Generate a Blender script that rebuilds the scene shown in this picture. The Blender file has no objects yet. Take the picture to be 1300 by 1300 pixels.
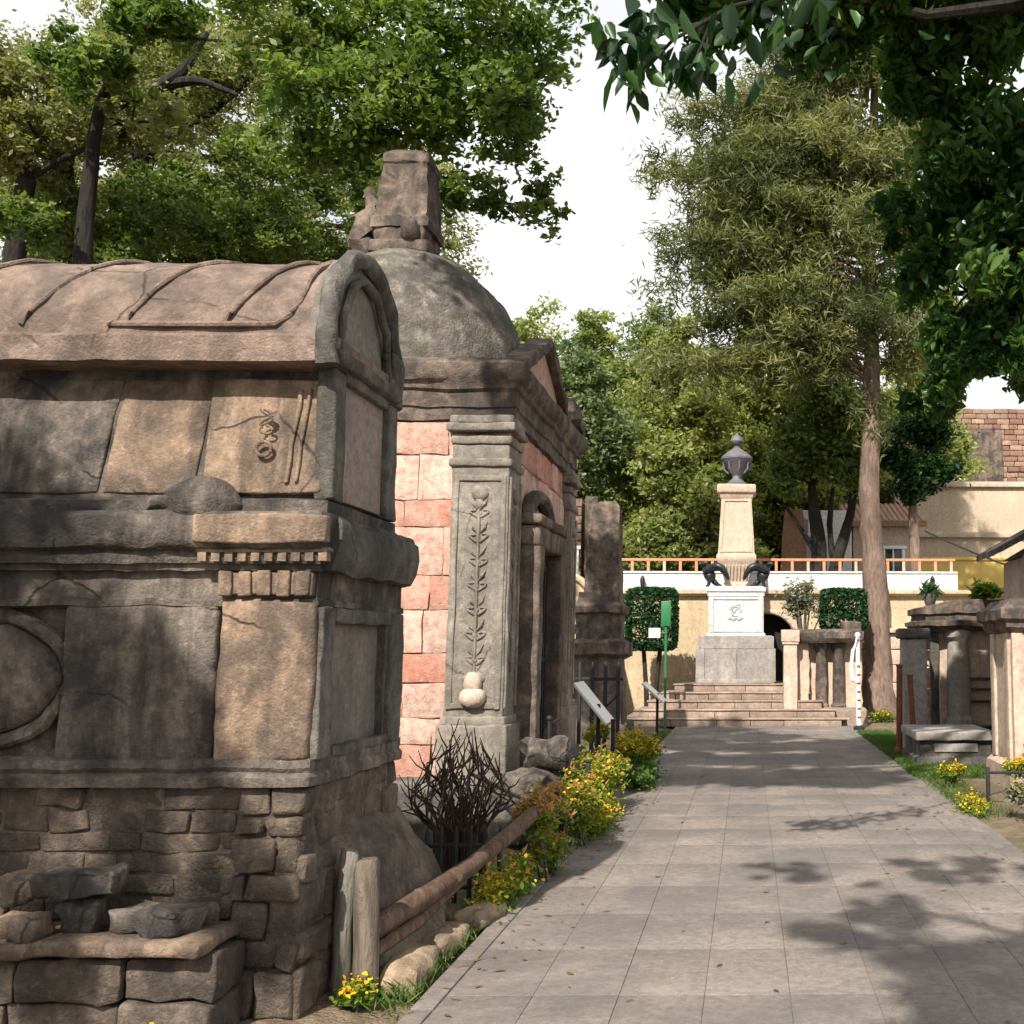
import bpy, bmesh, math, random
import numpy as np
from mathutils import Vector, Matrix
R = math.radians
random.seed(7)
rng = np.random.default_rng(11)
S = bpy.context.scene
COL = S.collection

# ------------------------------------------------------------------ noise
def _h(ix, iy, iz):
    n = (ix * 73856093) ^ (iy * 19349663) ^ (iz * 83492791)
    n = (n ^ (n >> 13)) * 1274126177
    n = n ^ (n >> 16)
    return ((n & 0xffff) / 32767.5) - 1.0

def vnoise(P):
    i = np.floor(P).astype(np.int64); f = P - i; u = f * f * (3 - 2 * f)
    x, y, z = i[:, 0], i[:, 1], i[:, 2]; a, b, c = u[:, 0], u[:, 1], u[:, 2]
    def l(p, q, t): return p + (q - p) * t
    return l(l(l(_h(x, y, z), _h(x + 1, y, z), a), l(_h(x, y + 1, z), _h(x + 1, y + 1, z), a), b),
             l(l(_h(x, y, z + 1), _h(x + 1, y, z + 1), a), l(_h(x, y + 1, z + 1), _h(x + 1, y + 1, z + 1), a), b), c)

def fbm(P, o=3):
    t = 0; a = 1.0; P = P.copy()
    for k in range(o):
        t = t + a * vnoise(P + 17.3 * k); P = P * 2.03; a *= .5
    return t

def warp(P, amp, freq, o=3):
    Q = P * freq
    return P + amp * np.stack([fbm(Q, o), fbm(Q + 91.7, o), fbm(Q + 43.1, o)], 1)

# ------------------------------------------------------------------ tags / objects
def tag(o, label, cat, group=None, kind=None):
    o['label'] = label; o['category'] = cat
    if group: o['group'] = group
    if kind: o['kind'] = kind
    return o

def thing(name, label, cat, loc=(0, 0, 0), group=None):
    o = bpy.data.objects.new(name, None); COL.objects.link(o)
    o.location = loc; o.empty_display_size = .2
    return tag(o, label, cat, group)

def origin(o):
    v = Vector((0, 0, 0))
    while o: v += o.location; o = o.parent
    return v

class MB:
    def __init__(s): s.V = []; s.F = []; s.n = 0
    def add(s, V, F):
        V = np.asarray(V, float).reshape(-1, 3)
        s.V.append(V); s.F.extend([tuple(int(i) + s.n for i in f) for f in F]); s.n += len(V); return s
    def build(s, name, mat, parent=None, amp=0, freq=4, ang=38, loc=None, o3=3, label=None):
        V = np.concatenate(s.V)
        if amp: V = warp(V, amp, freq, o3)
        L = origin(parent) if parent else Vector(loc or (0, 0, 0))
        V = V - np.array(L)
        me = bpy.data.meshes.new(name); me.from_pydata(V.tolist(), [], s.F); me.validate(); me.update()
        me.polygons.foreach_set('use_smooth', [True] * len(me.polygons))
        me.set_sharp_from_angle(angle=R(ang))
        me.materials.append(mat)
        o = bpy.data.objects.new(name, me); COL.objects.link(o)
        if parent: o.parent = parent
        else: o.location = L
        if label: o['label'] = label
        return o
    # rounded, subdivided box
    def box(s, c, d, r=.012, cell=.25, rz=0, rx=0, ry=0, taper=1.0, jit=0):
        h = np.array(d, float) / 2; r = min(r, h.min() * .95)
        ax = []
        for k in range(3):
            n = max(1, min(40, int(round(2 * (h[k] - r) / cell))))
            mid = np.linspace(-(h[k] - r), h[k] - r, n + 1)
            ax.append(np.concatenate([[-h[k], -h[k] + r * .35], mid, [h[k] - r * .35, h[k]]]) if r > 0 else mid)
        vs = []; fs = []; off = 0
        for k in range(3):
            a, b = (k + 1) % 3, (k + 2) % 3
            A, B = np.meshgrid(ax[a], ax[b], indexing='ij'); na, nb = A.shape
            idx = np.arange(na * nb).reshape(na, nb)
            q = np.stack([idx[:-1, :-1], idx[1:, :-1], idx[1:, 1:], idx[:-1, 1:]], -1).reshape(-1, 4)
            for sg in (-1, 1):
                P = np.zeros((na * nb, 3)); P[:, k] = sg * h[k]; P[:, a] = A.ravel(); P[:, b] = B.ravel()
                vs.append(P); fs.append((q if sg > 0 else q[:, ::-1]) + off); off += na * nb
        V = np.concatenate(vs); Fq = np.concatenate(fs)
        inn = np.clip(V, -(h - r), h - r); dd = V - inn
        ln = np.linalg.norm(dd, axis=1, keepdims=True); V = np.where(ln > 1e-9, inn + r * dd / np.maximum(ln, 1e-9), V)
        # weld
        key = np.round(V, 5); _, first, inv = np.unique(key, axis=0, return_index=True, return_inverse=True)
        inv = inv.ravel(); V = V[first]; Fq = inv[Fq]
        if taper != 1.0:
            t = 1 + (taper - 1) * (V[:, 2:3] + h[2]) / (2 * h[2]); V[:, :2] *= t
        if jit: V = warp(V + rng.uniform(-50, 50, 3), jit, 2.2 / max(.05, min(d)), 2) ; V = V - V.mean(0)
        M = np.array((Matrix.Rotation(rz, 3, 'Z') @ Matrix.Rotation(ry, 3, 'Y') @ Matrix.Rotation(rx, 3, 'X')))
        V = V @ M.T + np.array(c)
        F = []
        for f in Fq:
            g = list(dict.fromkeys(int(i) for i in f))
            if len(g) >= 3: F.append(g)
        return s.add(V, F)
    # loft between closed rings of equal counts
    def loft(s, rings, cap=(True, True)):
        n = len(rings[0]); V = np.concatenate([np.asarray(r, float) for r in rings]); F = []
        for k in range(len(rings) - 1):
            for i in range(n):
                j = (i + 1) % n; F.append((k * n + i, k * n + j, (k + 1) * n + j, (k + 1) * n + i))
        if cap[0]: F.append(tuple(range(n - 1, -1, -1)))
        if cap[1]: F.append(tuple((len(rings) - 1) * n + i for i in range(n)))
        return s.add(V, F)
    # stacked rectangles (x0,x1,y0,y1,z)
    def rects(s, rs, cell=.2, cap=(True, True)):
        W = max(r[1] - r[0] for r in rs); D = max(r[3] - r[2] for r in rs)
        nx = max(1, int(W / cell)); ny = max(1, int(D / cell)); out = []
        def ring(x0, x1, y0, y1, z):
            p = [(x0 + (x1 - x0) * i / nx, y0, z) for i in range(nx)] + [(x1, y0 + (y1 - y0) * i / ny, z) for i in range(ny)]
            return p + [(x1 - (x1 - x0) * i / nx, y1, z) for i in range(nx)] + [(x0, y1 - (y1 - y0) * i / ny, z) for i in range(ny)]
        for a, b in zip(rs[:-1], rs[1:]):
            n = max(1, int(abs(b[4] - a[4]) / cell))
            for k in range(n):
                t = k / n; out.append(ring(*[a[i] + (b[i] - a[i]) * t for i in range(5)]))
        out.append(ring(*rs[-1]))
        return s.loft(out, cap)
    def lathe(s, prof, c=(0, 0, 0), n=28):
        rings = [[(c[0] + r * math.cos(2 * math.pi * i / n), c[1] + r * math.sin(2 * math.pi * i / n), c[2] + z) for i in range(n)] for r, z in prof]
        return s.loft(rings)
    # tube through points with radii
    def tube(s, pts, rad, n=8, cap=(True, True)):
        pts = [Vector(p) for p in pts]
        if not hasattr(rad, '__len__'): rad = [rad] * len(pts)
        rings = []; up = Vector((.31, .17, .93))
        for i, p in enumerate(pts):
            t = (pts[min(i + 1, len(pts) - 1)] - pts[max(i - 1, 0)]).normalized()
            a = t.cross(up)
            if a.length < .15: a = t.cross(Vector((1, 0, 0)))
            a.normalize(); b = t.cross(a)
            rings.append([tuple(p + (a * math.cos(2 * math.pi * k / n) - b * math.sin(2 * math.pi * k / n)) * rad[i]) for k in range(n)])
        return s.loft(rings, cap)
    # polygon in (u,v) extruded along w:  plane 'xz' -> along y, 'yz' -> along x
    def prism(s, poly, a, b, plane='xz', nseg=1):
        def P(u, v, w): return (u, w, v) if plane == 'xz' else (w, u, v)
        n = len(poly)
        ar = sum(poly[i][0] * poly[(i + 1) % n][1] - poly[(i + 1) % n][0] * poly[i][1] for i in range(n))
        if (ar > 0) == (plane == 'xz'): poly = poly[::-1]
        rings = [[P(u, v, a + (b - a) * k / nseg) for u, v in poly] for k in range(nseg + 1)]
        return s.loft(rings, (False, False)).add(rings[0] + rings[-1], _tess(poly, n))
    def sphere(s, c, r, nu=16, nv=10):
        r = (r, r, r) if not hasattr(r, '__len__') else r
        rings = []
        for j in range(1, nv):
            a = -math.pi / 2 + math.pi * j / nv
            rings.append([(c[0] + r[0] * math.cos(a) * math.cos(2 * math.pi * i / nu), c[1] + r[1] * math.cos(a) * math.sin(2 * math.pi * i / nu), c[2] + r[2] * math.sin(a)) for i in range(nu)])
        return s.loft(rings)
    # coursed blocks on a vertical face. o: lower-left corner, ang: direction of u in plan, outward normal = right of u
    def blocks(s, o, ang, w, rows, wid=(.3, .6), depth=.12, gap=.012, push=.012, r=.014, cell=.15, jit=.004, hole=None):
        u = np.array([math.cos(ang), math.sin(ang), 0]); nrm = np.array([math.sin(ang), -math.cos(ang), 0])
        z = o[2]
        for hgt in rows:
            x = -random.random() * wid[0] * .0; first = True
            while x < w - 1e-3:
                ww = random.uniform(*wid)
                if first: ww *= random.uniform(.5, 1); first = False
                if w - (x + ww) < wid[0] * .5: ww = w - x
                cx = x + ww / 2
                if not (hole and hole(cx, z + hgt / 2)):
                    d = depth + random.uniform(-push, push)
                    c = np.array(o) + u * cx + nrm * (d / 2 - depth) + np.array([0, 0, z - o[2] + hgt / 2])
                    s.box(c, (ww - gap, d, hgt - gap), r=r, cell=cell, rz=ang + random.uniform(-.006, .006), jit=jit)
                x += ww
            z += hgt
        return s

def _tess(poly, n):
    from mathutils.geometry import tessellate_polygon
    t = tessellate_polygon([[Vector((u, v, 0)) for u, v in poly]])
    # ring 0 needs the reverse winding of ring 1
    ar = lambda f: sum(poly[f[i]][0] * poly[f[(i + 1) % 3]][1] - poly[f[(i + 1) % 3]][0] * poly[f[i]][1] for i in range(3))
    tot = sum(poly[i][0] * poly[(i + 1) % n][1] - poly[(i + 1) % n][0] * poly[i][1] for i in range(n))
    F = []
    for f in t:
        g = f if (ar(f) > 0) == (tot > 0) else f[::-1]
        F.append(tuple(n + i for i in g)); F.append(tuple(reversed(g)))
    return F

def dup(root, loc=None, rz=None, label=None):
    r = root.copy(); COL.objects.link(r)
    if loc is not None: r.location = loc
    if rz is not None: r.rotation_euler = (0, 0, rz)
    if label: r['label'] = label
    for ch in list(root.children):
        c = ch.copy(); COL.objects.link(c); c.parent = r
        for g in list(ch.children):
            d = g.copy(); COL.objects.link(d); d.parent = c
    return r

# ------------------------------------------------------------------ materials
class NT:
    def __init__(s, name):
        s.m = bpy.data.materials.new(name); s.m.use_nodes = True; s.t = s.m.node_tree; s.t.nodes.clear()
    def n(s, ty, **k):
        nd = s.t.nodes.new(ty)
        for a, v in k.items():
            if a.startswith('_'): setattr(nd, a[1:], v)
        return nd
    def l(s, a, b): s.t.links.new(a, b)
    def noise(s, vec, scale, det=4, rough=.55, dist=0):
        n = s.n('ShaderNodeTexNoise'); n.inputs['Scale'].default_value = scale; n.inputs['Detail'].default_value = det
        n.inputs['Roughness'].default_value = rough; n.inputs['Distortion'].default_value = dist; s.l(vec, n.inputs['Vector']); return n.outputs['Fac']
    def ramp(s, fac, a, b, c0=(0, 0, 0, 1), c1=(1, 1, 1, 1)):
        r = s.n('ShaderNodeValToRGB'); e = r.color_ramp.elements; e[0].position = a; e[1].position = b; e[0].color = c0; e[1].color = c1
        s.l(fac, r.inputs['Fac']); return r.outputs['Color']
    def mix(s, fac, a, b, mode='MIX'):
        m = s.n('ShaderNodeMix', _data_type='RGBA', _blend_type=mode)
        for k, v in ((0, fac), (6, a), (7, b)):
            if isinstance(v, (int, float)): m.inputs[k].default_value = v
            elif isinstance(v, tuple): m.inputs[k].default_value = (*v[:3], 1)
            else: s.l(v, m.inputs[k])
        return m.outputs[2]
    def math(s, op, a, b=0.0):
        m = s.n('ShaderNodeMath', _operation=op)
        for k, v in ((0, a), (1, b)):
            if isinstance(v, (int, float)): m.inputs[k].default_value = v
            else: s.l(v, m.inputs[k])
        return m.outputs[0]
    def mapping(s, vec, sc):
        m = s.n('ShaderNodeMapping'); m.inputs['Scale'].default_value = sc; s.l(vec, m.inputs['Vector']); return m.outputs[0]
    def out(s, col, rough=.85, bump=None, bs=.3, bd=.02, spec=.3, metal=0):
        p = s.n('ShaderNodeBsdfPrincipled'); o = s.n('ShaderNodeOutputMaterial')
        if isinstance(col, tuple): p.inputs['Base Color'].default_value = (*col[:3], 1)
        else: s.l(col, p.inputs['Base Color'])
        if isinstance(rough, (int, float)): p.inputs['Roughness'].default_value = rough
        else: s.l(rough, p.inputs['Roughness'])
        p.inputs['Specular IOR Level'].default_value = spec; p.inputs['Metallic'].default_value = metal
        if bump is not None:
            b = s.n('ShaderNodeBump'); b.inputs['Strength'].default_value = bs; b.inputs['Distance'].default_value = bd
            s.l(bump, b.inputs['Height']); s.l(b.outputs[0], p.inputs['Normal'])
        s.l(p.outputs[0], o.inputs['Surface']); return s.m

def stone(name, a, b, dark=(.03, .028, .026), stain=.5, lo=1.3, hi=14, bump=.45, streak=.5, isl=0.0, alt=None, moss=None, mossamt=.0, pale=None, paleamt=0, bd=.02, rough=.88, crack=0):
    t = NT(name); tc = t.n('ShaderNodeTexCoord').outputs['Object']
    n1 = t.noise(tc, lo, 5, .6); n2 = t.noise(tc, hi, 6, .65); n3 = t.noise(tc, hi * 5, 3, .6)
    col = t.mix(t.ramp(n1, .38, .6), a, b)
    if isl:
        g = t.n('ShaderNodeNewGeometry').outputs['Random Per Island']
        if alt: col = t.mix(t.ramp(g, .25, .8), col, alt)
        v = t.n('ShaderNodeHueSaturation'); t.l(col, v.inputs['Color'])
        g2 = t.math('FRACT', t.math('MULTIPLY', g, 7.31))
        t.l(t.math('ADD', t.math('MULTIPLY', g2, 2 * isl), 1 - isl), v.inputs['Value']); col = v.outputs[0]
    col = t.mix(t.math('MULTIPLY', t.ramp(n2, .42, .62), .5), col, tuple(c * .5 for c in b), 'MIX')
    col = t.mix(t.math('MULTIPLY', t.ramp(t.noise(tc, hi * 1.7, 5, .7), .56, .66), .4), col, tuple(min(.9, c * 1.45 + .02) for c in a))
    if pale: col = t.mix(t.math('MULTIPLY', t.ramp(t.noise(tc, lo * 3.1, 6, .7), .52, .66), paleamt), col, pale)
    st = t.noise(t.mapping(tc, (3.2, 3.2, .45)), 1.6, 5, .65)
    bl = t.noise(tc, lo * 1.7, 6, .7, .4)
    col = t.mix(t.math('MULTIPLY', t.ramp(st, .42, .64), streak), col, dark)
    col = t.mix(t.math('MULTIPLY', t.ramp(bl, .44, .58), stain), col, tuple(c * 1.2 for c in dark))
    if moss: col = t.mix(t.math('MULTIPLY', t.ramp(t.noise(tc, lo * 2.3, 6, .7), .5, .62), mossamt), col, moss)
    col = t.mix(t.math('MULTIPLY', t.ramp(n3, .3, .62), .35), col, t.mix(1.0, col, (.55, .53, .5), 'MULTIPLY'))
    if crack:
        wv = t.n('ShaderNodeMix', _data_type='RGBA'); wv.inputs[0].default_value = .13; t.l(tc, wv.inputs[6])
        nc = t.n('ShaderNodeTexNoise'); nc.inputs['Scale'].default_value = 3.5; nc.inputs['Detail'].default_value = 5; t.l(tc, nc.inputs['Vector']); t.l(nc.outputs['Color'], wv.inputs[7])
        vo = t.n('ShaderNodeTexVoronoi', _feature='DISTANCE_TO_EDGE'); vo.inputs['Scale'].default_value = 2.1; t.l(wv.outputs[2], vo.inputs['Vector'])
        ck = t.math('MULTIPLY', t.ramp(vo.outputs['Distance'], .002, .016, (1, 1, 1, 1), (0, 0, 0, 1)), t.ramp(t.noise(tc, 1.7, 3), .5, .58))
        col = t.mix(t.math('MULTIPLY', ck, crack), col, (.02, .017, .015))
        n2 = t.math('SUBTRACT', n2, t.math('MULTIPLY', ck, .9 * crack))
    hb = t.math('ADD', t.math('MULTIPLY', n2, 1.0), t.math('MULTIPLY', n3, .8))
    return t.out(col, rough, hb, bump, bd)

def plain(name, c, rough=.6, var=.15, metal=0, spec=.4, scale=9, bump=.15, dirt=.25):
    t = NT(name); tc = t.n('ShaderNodeTexCoord').outputs['Object']
    n1 = t.noise(tc, scale, 5, .6); n2 = t.noise(tc, scale * .25, 5, .65)
    col = t.mix(t.ramp(n1, .3, .7), tuple(x * (1 - var) for x in c), tuple(min(1, x * (1 + var)) for x in c))
    col = t.mix(t.math('MULTIPLY', t.ramp(n2, .48, .7), dirt), col, tuple(x * .3 for x in c))
    return t.out(col, rough, n1, bump, .01, spec, metal)

def leafmat(name, cols, trans=.35, rough=.5, spec=.35):
    t = NT(name)
    at = t.n('ShaderNodeAttribute', _attribute_name='rnd'); f = at.outputs['Fac']
    r = t.n('ShaderNodeValToRGB'); e = r.color_ramp.elements
    while len(e) < len(cols): e.new(.5)
    for i, c in enumerate(cols):
        e[i].position = i / (len(cols) - 1); e[i].color = (*c, 1)
    t.l(f, r.inputs['Fac'])
    p = t.n('ShaderNodeBsdfPrincipled'); t.l(r.outputs[0], p.inputs['Base Color']); p.inputs['Roughness'].default_value = rough
    p.inputs['Specular IOR Level'].default_value = spec
    tr = t.n('ShaderNodeBsdfTranslucent')
    t.l(t.mix(1.0, r.outputs[0], (1.25, 1.35, .55), 'MULTIPLY'), tr.inputs['Color'])
    m = t.n('ShaderNodeMixShader'); m.inputs[0].default_value = trans
    t.l(p.outputs[0], m.inputs[1]); t.l(tr.outputs[0], m.inputs[2])
    o = t.n('ShaderNodeOutputMaterial'); t.l(m.outputs[0], o.inputs['Surface']); return t.m

def barkmat(name, a, b):
    t = NT(name); tc = t.n('ShaderNodeTexCoord').outputs['Object']
    n1 = t.noise(t.mapping(tc, (9, 9, 1.6)), 2.2, 6, .7, .5); n2 = t.noise(tc, 1.1, 4)
    col = t.mix(t.ramp(n1, .35, .65), a, b); col = t.mix(t.math('MULTIPLY', t.ramp(n2, .45, .65), .5), col, tuple(c * .5 for c in a))
    return t.out(col, .9, n1, .8, .05, .15)

# ------------------------------------------------------------------ leaves
def unit(n):
    v = rng.normal(size=(n, 3)); return v / np.linalg.norm(v, axis=1, keepdims=True)

def leaf_mesh(name, P, size, mat, parent, asp=.5, droop=.35, fold=.0, upb=.7, dirs=None, szvar=.45, rnd=None, fine=False):
    """one mesh of many small leaves at points P"""
    n = len(P); L = origin(parent) if parent else Vector((0, 0, 0)); P = P - np.array(L)
    d = unit(n); d[:, 2] = d[:, 2] * .6 - droop
    if dirs is not None: d = d * .55 + dirs
    d /= np.linalg.norm(d, axis=1, keepdims=True)
    up = unit(n) + np.array([0, 0, upb]); w = np.cross(d, up); w /= np.maximum(np.linalg.norm(w, axis=1, keepdims=True), 1e-6)
    nr = np.cross(w, d)
    sz = (size * (1 + szvar * rng.uniform(-1, 1, n)))[:, None]
    b = P - d * sz * .5; tip = P + d * sz * .5; mid = P - d * sz * .06
    l = mid + w * sz * asp * .5 + nr * sz * fold; r = mid - w * sz * asp * .5 + nr * sz * fold
    if fine:      # pointed oval leaf: two folded halves of five corners each
        A = sz * asp * .5
        def at_(t, q, s): return b + (tip - b) * t + s * w * A * q + nr * (sz * fold * q - sz * .22 * t * t)
        V = np.stack([b, at_(.2, .72, 1), at_(.48, 1, 1), at_(.76, .62, 1), at_(1, 0, 1), at_(.76, .62, -1), at_(.48, 1, -1), at_(.2, .72, -1)], 1).reshape(-1, 3)
    else: V = np.stack([b, r, tip, l], 1).reshape(-1, 3)
    me = bpy.data.meshes.new(name); me.vertices.add(len(V)); me.vertices.foreach_set('co', V.astype(np.float32).ravel())
    if fine:
        k = np.arange(n)[:, None] * 8; idx = np.concatenate([k + [0, 1, 2, 3, 4], k + [0, 4, 5, 6, 7]], 1).reshape(-1); nf = 2 * n; c = 5
    elif fold:
        k = np.arange(n)[:, None] * 4; idx = np.concatenate([k + [0, 1, 2], k + [0, 2, 3]], 1).reshape(-1); nf = 2 * n; c = 3
    else:
        idx = np.arange(4 * n); nf = n; c = 4
    me.loops.add(len(idx)); me.loops.foreach_set('vertex_index', idx.astype(np.int32))
    me.polygons.add(nf); me.polygons.foreach_set('loop_start', (np.arange(nf) * c).astype(np.int32))
    me.update(calc_edges=True)
    a = me.attributes.new('rnd', 'FLOAT', 'FACE'); rv = rng.uniform(0, 1, n) if rnd is None else np.clip(rnd + rng.normal(0, .16, n), 0, 1)
    a.data.foreach_set('value', (np.repeat(rv, 2) if (fold or fine) else rv).astype(np.float32))
    me.materials.append(mat); o = bpy.data.objects.new(name, me); COL.objects.link(o)
    if parent: o.parent = parent
    return o

def clump_pts(c, r, nsub, nleaf, sub=.38, flat=.7, shell=.55):
    """leaf points and sub-centres of a ragged clump"""
    c = np.array(c, float); r = np.array(r if hasattr(r, '__len__') else (r, r, r), float)
    u = unit(nsub); rad = (shell + (1 - shell) * rng.uniform(0, 1, nsub))[:, None] * rng.uniform(.55, 1.0, (nsub, 1)); cen = c + u * rad * r
    k = rng.integers(0, nsub, nleaf); w = rng.uniform(.4, 1.3, nsub)
    off = rng.normal(size=(nleaf, 3)) * np.array([.62, .62, .62 * flat]) * (sub * r.mean()) * w[k][:, None]
    return cen[k] + off, cen, rng.uniform(0.15, .85, nsub)[k]

def smooth(pts, rad, m=4):
    P = [Vector(p) for p in pts]; out = []; rr = []
    for i in range(len(P) - 1):
        a, b, c, d = P[max(i - 1, 0)], P[i], P[i + 1], P[min(i + 2, len(P) - 1)]
        for k in range(m):
            t = k / m; out.append(.5 * (2 * b + (c - a) * t + (2 * a - 5 * b + 4 * c - d) * t * t + (3 * b - a - 3 * c + d) * t ** 3)); rr.append(rad[i] + (rad[i + 1] - rad[i]) * t)
    return out + [P[-1]], rr + [rad[-1]]

def tree(name, label, base, path, trad, clumps, leaf, lmat, bmat, group=None, cat='tree', droop=.3, fold=0, asp=.5, flat=.7, sub=.38, twig=True, upb=.7, extra=None, fine=False):
    """path: trunk points (absolute); trad radii; clumps: (centre, radii, nsub, nleaf, index of the trunk point the limb leaves from)"""
    t = thing(name, label, cat, base, group); tb = MB()
    tb.tube(*smooth(path, trad), 12)
    if extra:
        for p, rr in extra: tb.tube(*smooth(p, rr), 8)
    PP = []; RR = []
    for c, r, ns, nl, ti in clumps:
        p, cen, rd = clump_pts(c, r, ns, nl, sub, flat); PP.append(p); RR.append(rd)
        if ti is not None:
            a = Vector(path[ti]); b = Vector(c); m = a.lerp(b, .5) + Vector((0, 0, -.08 * (b - a).length + .1)); r0 = trad[ti] * .55
            m2 = a.lerp(b, .75) + Vector((random.uniform(-.2, .2), random.uniform(-.2, .2), .0))
            tb.tube([a, a.lerp(m, .5) + Vector((random.uniform(-.1, .1), random.uniform(-.1, .1), .05)), m, m2, b], [r0, r0 * .8, r0 * .62, r0 * .45, r0 * .28], 7)
            if twig:
                for q in cen[:10]:
                    q = Vector(q); s0 = m2.lerp(b, random.random())
                    tb.tube([s0, s0.lerp(q, .5) + Vector((random.uniform(-.1, .1), random.uniform(-.1, .1), .06)), q], [r0 * .25, r0 * .15, r0 * .06], 5)
    tb.build('trunk', bmat, t, amp=.02, freq=3)
    P = np.concatenate(PP); rd = np.concatenate(RR)
    leaf_mesh('crown', P, leaf, lmat, t, asp=asp, droop=droop, fold=fold, upb=upb, rnd=rd, fine=fine)
    return t
# ------------------------------------------------------------------ materials of the scene
SOOT = (.022, .021, .021)
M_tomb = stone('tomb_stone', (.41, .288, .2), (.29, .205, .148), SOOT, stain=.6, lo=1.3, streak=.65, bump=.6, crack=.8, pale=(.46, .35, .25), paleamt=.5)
M_tomb_dark = stone('tomb_stone_soot_shade', (.25, .205, .17), (.125, .108, .094), SOOT, stain=.88, lo=.95, streak=.85, bump=.65, crack=.8, pale=(.30, .245, .19), paleamt=.4)  # darker copy of the tomb stone: soot stains plus shade put into the colour
M_roof = stone('tomb_roof_stone', (.31, .23, .185), (.215, .155, .122), (.05, .038, .033), stain=.55, lo=1.8, streak=.3, bump=.65, crack=.7, pale=(.36, .27, .2), paleamt=.4)
M_rubble = stone('tomb_rubble', (.25, .18, .13), (.15, .115, .087), SOOT, stain=.6, lo=1.2, streak=.5, bump=.75, isl=.3, alt=(.14, .108, .088), pale=(.36, .27, .19), paleamt=.4)  # base tone darkened for soot and for shade low on the tomb
M_pinkmortar = stone('pink_wall_mortar', (.5, .37, .29), (.38, .25, .19), (.12, .08, .06), stain=.2, lo=3, streak=.15, bump=.8)
M_mortar = stone('lime_mortar', (.26, .2, .15), (.15, .12, .095), SOOT, stain=.5, lo=2.5, streak=.35, bump=.7, bd=.03)
M_grey = stone('grey_stone', (.20, .185, .16), (.125, .115, .1), SOOT, stain=.5, lo=1.6, streak=.55, bump=.6, crack=.5)
M_plaster_rose = stone('rose_plaster', (.35, .285, .25), (.29, .23, .205), (.09, .08, .07), stain=.25, lo=1.2, hi=22, streak=.25, bump=.3)
M_plaster_grey = stone('grey_plaster', (.28, .25, .21), (.2, .175, .15), (.06, .055, .05), stain=.4, lo=1.5, hi=22, streak=.35, bump=.3)
M_pink = stone('pink_quarry_stone', (.66, .40, .31), (.62, .28, .20), (.2, .1, .075), stain=.12, lo=2.6, streak=.15, bump=.6, isl=.14, alt=(.71, .52, .43))
M_pilaster = stone('pilaster_stone', (.37, .325, .27), (.25, .22, .185), (.06, .055, .05), stain=.3, lo=1.8, streak=.4, bump=.45, crack=.5)
M_cornice = stone('cornice_stone', (.27, .2, .16), (.17, .13, .105), SOOT, stain=.65, lo=1.8, streak=.6, bump=.6, pale=(.36, .29, .23), paleamt=.4)
M_dome = stone('dome_render', (.215, .19, .165), (.135, .12, .105), SOOT, stain=.35, lo=2.2, hi=9, streak=.25, bump=.7, pale=(.38, .34, .28), paleamt=.65, moss=(.07, .10, .035), mossamt=.3, bd=.03)
M_tan = stone('tan_stone', (.65, .51, .40), (.57, .44, .34), (.3, .2, .15), stain=.08, lo=1.2, streak=.12, bump=.2)
M_marble = stone('white_marble', (.66, .67, .68), (.56, .575, .59), (.25, .25, .26), stain=.08, lo=1.5, streak=.16, bump=.12, rough=.5)
M_plinth = stone('grey_granite', (.43, .385, .35), (.34, .31, .285), (.1, .1, .1), stain=.25, lo=1.4, streak=.25, bump=.25)
M_step = stone('step_stone', (.46, .35, .28), (.33, .25, .2), (.08, .06, .05), stain=.25, lo=1.6, streak=.1, bump=.35, isl=.15)
M_pave = stone('pavers', (.27, .228, .198), (.218, .19, .168), (.105, .098, .094), stain=.6, lo=.55, hi=18, streak=0, bump=.3, isl=.06, bd=.008, pale=(.36, .31, .272), paleamt=.3)
M_joint = stone('sand_joint', (.255, .225, .2), (.2, .178, .16), (.09, .085, .08), stain=.2, lo=3, streak=0, bump=.5)
M_bronze = plain('dark_bronze', (.032, .036, .042), .42, .3, .6, .5, 12, .2)
M_urn = plain('urn_lead', (.13, .125, .14), .6, .3, 0, .4, 10, .4)
M_iron = plain('rusty_iron', (.07, .045, .032), .75, .4, .1, .3, 25, .4)
M_rust = plain('rust_post', (.17, .065, .04), .85, .35, 0, .2, 20, .5)
M_irondark = plain('black_iron', (.022, .022, .024), .6, .3, .2, .4, 20, .3)
M_wood = barkmat('weathered_wood', (.115, .09, .07), (.235, .19, .15))
M_woodgrey = barkmat('grey_wood', (.14, .13, .11), (.26, .245, .2))
M_log = barkmat('rail_log', (.10, .062, .045), (.21, .14, .10))
M_bark_dark = barkmat('dark_bark', (.02, .018, .016), (.05, .044, .038))
M_bark_brown = barkmat('brown_bark', (.13, .09, .072), (.29, .21, .165))
M_bark_grey = barkmat('grey_bark', (.10, .09, .075), (.2, .175, .14))
M_white = plain('white_paint', (.78, .78, .77), .5, .06, 0, .4, 6, .1, .12)
M_sign = plain('white_panel', (.8, .81, .8), .35, .03, 0, .5, 4, .03, .05)
M_green = plain('green_paint', (.02, .16, .055), .45, .15, 0, .5, 8, .05, .15)
M_ochre = stone('ochre_wall', (.68, .55, .37), (.58, .46, .3), (.25, .17, .1), stain=.12, lo=.7, streak=.25, bump=.2)
M_cream = stone('cream_wall', (.58, .48, .36), (.52, .42, .31), (.3, .22, .16), stain=.12, lo=.4, streak=.2, bump=.2)
M_creamtomb = stone('cream_tomb', (.68, .55, .45), (.60, .46, .36), (.16, .12, .1), stain=.14, lo=1.6, streak=.25, bump=.3)
M_whitewall = stone('white_wall', (.80, .79, .78), (.74, .73, .72), (.4, .38, .36), stain=.08, lo=.6, streak=.15, bump=.1)
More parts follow.
